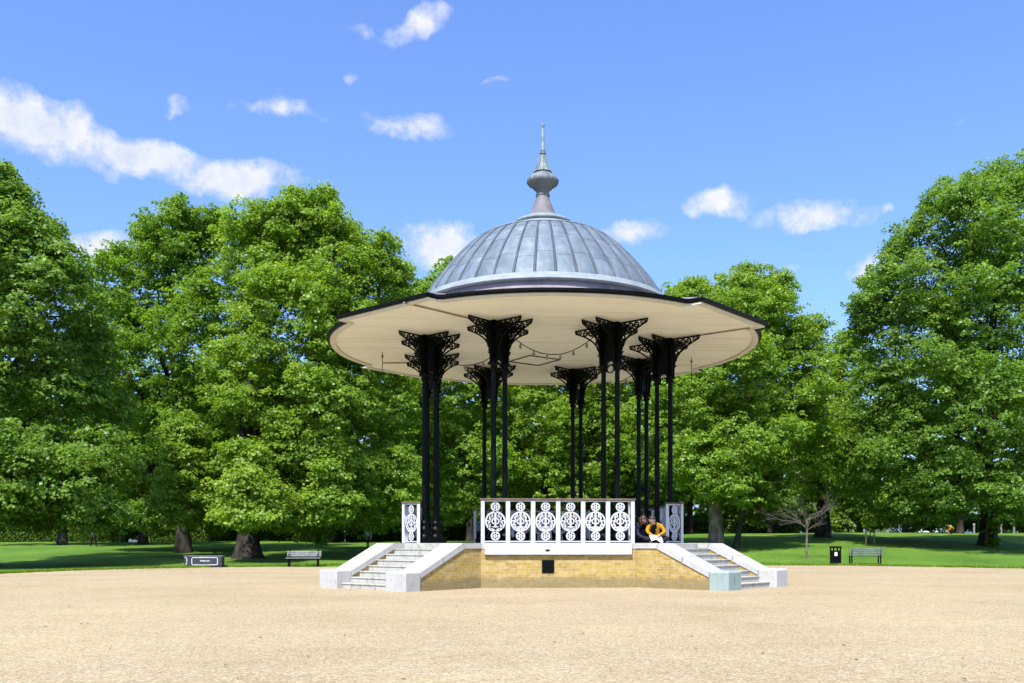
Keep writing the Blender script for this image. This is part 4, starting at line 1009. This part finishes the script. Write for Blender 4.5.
# shrubs of the thicket behind the trees
shp = None; rs = random.Random(13)
for i in range(26):
    u = -70 + i*44 + rs.uniform(-14, 14); Y = rs.uniform(103, 112) if u < 500 or u > 790 else rs.uniform(98, 106)
    if shp is None:
        root = shp = empty('shrub', (0, 0, 0)); lb = [(0, 0, 1.6, 2.4, 1.6, 1.7), (-2.0, .2, 1.2, 1.8, 1.4, 1.3), (2.1, -.2, 1.3, 1.9, 1.4, 1.4), (.4, 0, 2.8, 1.5, 1.2, 1.2)]
        trunk_mesh(1.2, .12, lb, 3).build('stem', M_['bark_dark'], root)
        v, t, _ = leaves_for(lb, 9000, .26, 55); c = mesh_np('foliage', v, 4, t, M_['leaf_c']); c.parent = root
    else: root = copy_tree(shp)
    X = at(u, Y); root.location = (X, Y, gz(X, Y)); root.rotation_euler.z = rs.choice((0, math.pi)) + rs.uniform(-.4, .4); k = rs.uniform(.85, 1.25); root.scale = (k*1.1, k, k)
    tag(root, 'dark leafy shrub in the thicket behind the park trees', 'shrub', 'shrubs of the thicket')
# bare sapling
def bare_tree():
    Y = 53.5; X = at(806.5, Y); root = empty('bare_sapling', (X, Y, gz(X, Y)), 0, 'bare sapling with pinkish leafless twigs beside the right stairs', 'tree'); rd = random.Random(4)
    m = MB(); m.tube([(0, 0, -.1), (.01, 0, .8), (.03, .01, 1.7), (.02, 0, 2.2)], [.075, .062, .055, .045], 8); m.build('trunk', M_['twig'], root)
    m = MB()
    def br(p, d, l, r, lev):
        q = p + d*l*.5 + Vector((rd.gauss(0, .04), rd.gauss(0, .04), rd.gauss(.02, .04))); e = p + d*l
        m.tube([p, q, e], [r, r*.8, r*.5], 5)
        if lev:
            for k in range(3 if lev > 1 else 4):
                t = rd.uniform(.4, 1); nd = (d + Vector((rd.gauss(0, .5), rd.gauss(0, .5), rd.gauss(.05, .4)))).normalized(); br(p.lerp(e, t), nd, l*rd.uniform(.5, .75), r*.55, lev-1)
    for k in range(9):
        a = 2*math.pi*k/9 + rd.gauss(0, .35); d = Vector((math.cos(a)*1.2 - .15, math.sin(a)*.8, rd.uniform(.1, 1.3))).normalized()
        br(Vector((.02, 0, rd.uniform(1.5, 2.3))), d, rd.uniform(.6, 1.6), .020, 3)
    m.build('branches', M_['twig'], root)
bare_tree()
# staked saplings
def sapling(u, Y, h, label, seed, base):
    X = at(u, Y); root = empty('staked_sapling', (X, Y, gz(X, Y)), 0, label, 'tree', 'staked saplings on the right lawn'); rd = random.Random(seed)
    m = MB(); m.tube([(0, 0, -.05), (.02, 0, 1), (-.02, .02, h*.95)], [.035, .03, .012], 6)
    for k in range(8):
        a = rd.uniform(0, 6.28); z = rd.uniform(.45, .85)*h; m.tube([(0, 0, z), (.35*math.cos(a), .35*math.sin(a), z + .3)], [.012, .004], 4)
    m.build('trunk', M_['bark_dark'], root)
    for sx in (-.28, .28):
        m = MB(); m.tube([(sx, 0, -.1), (sx, 0, 1.05)], .045, 6); m.build('stake', M_['twig'], root)
    v, t, _ = leaves_for([(0, 0, h*.72, .45, .45, .6), (.1, 0, h*.55, .35, .35, .35)], 700, .16, seed, clump=(.2, .35)); c = mesh_np('crown', v, 4, t, M_['leaf_b']); c.parent = root
    if base:
        v, t, _ = leaves_for([(0, 0, .25, .5, .4, .35)], 700, .14, seed + 5, clump=(.15, .25)); c = mesh_np('base_growth', v, 4, t, M_['leaf_c']); c.parent = root
sapling(870, 63, 2.3, 'young staked sapling on the lawn behind the green bench', 41, False)
sapling(991, 61, 1.9, 'young staked sapling with a bushy dark base under the largest right plane', 42, True)

# ------------------------------------------------------------------ distant figures, road, cars, buildings
def walker(u, Y, top, bot, label, rz, hairm, s=1.0, stride=.16):
    J = {'pelvis': (0, 0, .93, .13), 'waist': (0, 0, 1.08, .125), 'chest': (0, -.01, 1.30, .15), 'neckb': (0, -.01, 1.44, .07), 'neck': (0, -.02, 1.49, .052), 'head': (0, -.03, 1.58, (.078, .088)), 'crown_': (0, -.03, 1.66, .07)}
    B = [('pelvis', 'waist', 1), ('waist', 'chest', 1), ('chest', 'neckb', 1), ('neckb', 'neck', 0), ('neck', 'head', 0), ('head', 'crown_', 0)]
    for q, sx in (('l', -1), ('r', 1)):
        f = stride*sx
        J.update({'sh'+q: (sx*.19, 0, 1.39, .07), 'el'+q: (sx*.24, f*.5, 1.12, .05), 'wr'+q: (sx*.23, f*.9 - .08, .90, .034), 'ha'+q: (sx*.22, f*.9 - .11, .80, .035),
                  'hp'+q: (sx*.09, 0, .88, .10), 'kn'+q: (sx*.10, -f*.8 - .03, .49, .07), 'an'+q: (sx*.10, -f*1.2 + .03, .09, .048), 'to'+q: (sx*.11, -f*1.2 - .12, .045, .036)})
        B += [('chest', 'sh'+q, 1), ('sh'+q, 'el'+q, 1), ('el'+q, 'wr'+q, 1), ('wr'+q, 'ha'+q, 0), ('pelvis', 'hp'+q, 2), ('hp'+q, 'kn'+q, 2), ('kn'+q, 'an'+q, 2), ('an'+q, 'to'+q, 2)]
    X = at(u, Y); p = skin_person('person', J, B, [skin, top, bot], (X, Y, gz(X, Y)), rz, label, sub=1)
    hair_cap(p, (0, -.02, 1.61), (0, -1, 0), (0, 0, 1), .09, hairm); return p
walker(93.5, 76, tealc, blackc, 'distant person in a blue grey top walking across the shaded left lawn', R(70), hair_d)
walker(368, 70, whitec, navy, 'distant person in a white shirt and dark trousers left of the stairs', R(-20), hair_d)
# crouching figure in yellow far right
J = {'pelvis': (.22, 0, .34, .15), 'waist': (.16, 0, .50, .15), 'chest': (-.02, -.02, .66, .17), 'neckb': (-.18, -.03, .74, .08), 'neck': (-.24, -.03, .76, .055), 'head': (-.32, -.04, .79, (.08, .088)), 'crown_': (-.36, -.04, .85, .07)}
B = [('pelvis', 'waist', 1), ('waist', 'chest', 1), ('chest', 'neckb', 1), ('neckb', 'neck', 0), ('neck', 'head', 0), ('head', 'crown_', 0)]
for q, sy in (('l', -1), ('r', 1)):
    J.update({'sh'+q: (-.08, sy*.18, .68, .075), 'el'+q: (-.22, sy*.22, .44, .055), 'wr'+q: (-.36, sy*.14, .26, .036), 'ha'+q: (-.42, sy*.12, .19, .036), 'hp'+q: (.18, sy*.10, .33, .11), 'kn'+q: (-.16, sy*.17, .44, .08), 'an'+q: (.06, sy*.15, .09, .05), 'to'+q: (-.10, sy*.16, .045, .04)})
    B += [('chest', 'sh'+q, 1), ('sh'+q, 'el'+q, 1), ('el'+q, 'wr'+q, 1), ('wr'+q, 'ha'+q, 0), ('pelvis', 'hp'+q, 2), ('hp'+q, 'kn'+q, 2), ('kn'+q, 'an'+q, 2), ('an'+q, 'to'+q, 2)]
Yc = 84; Xc = at(951, Yc); pc = skin_person('person', J, B, [skin, yellow, blackc], (Xc, Yc, gz(Xc, Yc) + .0), 0, 'distant person in a yellow top crouching under the right trees', sub=1)
hair_cap(pc, (-.33, -.04, .82), (-1, 0, -.2), (0, 0, 1), .09, hair_r)
# road strip beyond the lawn, right
m = MB(); xs = [20 + 4*i for i in range(26)]
m.add([(x, 93 + .02*(x-20), gz(x, 93) + .03) for x in xs] + [(x, 100 + .02*(x-20), gz(x, 99) + .03) for x in xs], [(i, i+1, i+1+26, i+26) for i in range(25)])
tag(m.build('road', varied('asphalt', (.10, .10, .105), (.17, .17, .17), 3, .9, .1)), 'grey park road beyond the right lawn', None, None, 'structure')
glass = mat('car_glass', (.02, .025, .03), .12, .6); tyre = mat('tyre_rubber', (.012, .012, .012), .8); chrome = mat('lamp_glass', (.6, .6, .58), .2, .5)
def car(u, Y, rz, paint, label, van=False):
    X = at(u, Y); root = empty('parked_car', (X, Y, gz(X, Y) + .03), rz, label, 'car', 'vehicles parked along the far road')
    side = [(-2.1, .35), (-2.15, .70), (-1.95, .92), (-1.05, .98), (-.55, 1.42), (.95, 1.45), (1.65, 1.0), (2.05, .92), (2.12, .6), (2.1, .35)] if not van else [(-2.3, .35), (-2.35, .85), (-2.05, 1.15), (-1.45, 1.95), (2.2, 2.0), (2.3, 1.7), (2.3, .35)]
    X90 = Matrix.Rotation(R(90), 4, 'X')
    m = MB(); n = len(side); 
    for hw, ins in ((.86, 0),):
        m.prism(side, -hw, hw, X90)
    b = m.build('body', paint, root); bv = b.modifiers.new('soft', 'BEVEL'); bv.width = .07; bv.segments = 3
    gl = [(-.92, 1.0), (-.48, 1.36), (.9, 1.39), (1.45, 1.02)] if not van else [(-1.75, 1.2), (-1.38, 1.82), (-.4, 1.84), (-.4, 1.2)]
    for sy in (-1, 1):
        m = MB(); m.prism(gl, -.006, .006, Matrix.Translation((0, sy*.862, 0)) @ X90); m.build('window', glass, root)
    for sx in (-1.35, 1.3):
        for sy in (-1, 1):
            m = MB(); m.lathe([(.05, -.09), (.30, -.10), (.33, -.06), (.33, .06), (.30, .10), (.05, .09)], 18, M=Matrix.Translation((sx, sy*.80, .33)) @ X90); m.build('wheel', tyre, root)
    for sy in (-1, 1):
        m = MB(); m.box((-2.11 if not van else -2.31, sy*.6, .72), (.08, .3, .14), ch=.02); m.build('headlight', chrome, root)
white_car = mat('white_car_paint', (.70, .72, .74), .25, .5); red_car = mat('red_car_paint', (.42, .02, .02), .25, .5)
car(919, 124, R(2), white_car, 'white car parked on the far road between the right trees')
car(826, 126, R(-3), white_car, 'white car on the far road behind the dark trunk near the bin')
car(1036, 112, R(0), red_car, 'red vehicle parked at the far right edge of the road', True)
bol = None
for i, u in enumerate((974, 1001, 1014)):
    Y = 91.5; X = at(u, Y)
    if bol is None: m = MB(); m.lathe([(.11, -.1), (.10, .80), (.12, .85), (.10, .94), (.02, .98)], 10); o = bol = m.build('bollard', varied('pale_concrete', (.16, .165, .17), (.24, .245, .25), 4, .8, .1))
    else: o = bol.copy(); COL.objects.link(o)
    o.location = (X, Y, gz(X, Y)); tag(o, 'small pale bollard standing beside the far right road', 'bollard', 'pale bollards along the road')
# pale houses far behind the trees
def house(u, Y, wd, h, label, seed):
    X = at(u, Y); root = empty('house', (X, Y, gz(X, Y)), 0, label, 'house', 'houses beyond the park'); wl = varied('pale_render', (.50, .48, .44), (.62, .60, .56), 1.0, .8, .1)
    m = MB(); m.box((0, 4, h/2), (wd, 8, h)); m.build('wall', wl, root)
    m = MB(); m.add([(-wd/2-.2, -.2, h), (wd/2+.2, -.2, h), (wd/2+.2, 8.2, h), (-wd/2-.2, 8.2, h), (-wd/2-.2, 4, h+2.4), (wd/2+.2, 4, h+2.4)], [(0, 1, 5, 4), (2, 3, 4, 5), (0, 4, 3), (1, 2, 5), (3, 2, 1, 0)]); rf = m.build('roof', varied('slate', (.06, .065, .075), (.10, .105, .115), 2, .7), root)
    m = MB(); m.box((wd*.3, 4, h + 2.6), (1.2, .8, 1.8)); m.build('chimney', M_['brick'], rf)
    nw = int(wd / 3)
    for i in range(nw):
        for fz in range(int(h/3)):
            m = MB(); m.box((-wd/2 + wd*(i+.5)/nw, -.01, 1.6 + 3*fz), (1.1, .06, 1.7)); wn = m.build('window', glass, root)
            m = MB()
            for dx in (-.58, 0, .58): m.box((-wd/2 + wd*(i+.5)/nw + dx, -.045, 1.6 + 3*fz), (.07, .05, 1.8))
            for dz in (-.88, 0, .88): m.box((-wd/2 + wd*(i+.5)/nw, -.043, 1.6 + 3*fz + dz), (1.1, .046, .07))
            m.build('window_frame', whitec, wn)
house(50, 128, 15, 9, 'pale rendered house glimpsed behind the hedge at far left', 1)
house(212, 132, 12, 9, 'pale house glimpsed between the two left plane trunks', 2)
house(600, 135, 14, 10, 'pale house glimpsed through leaves behind the bandstand', 3)
# bring every part's frame up to date
bpy.context.view_layer.update()
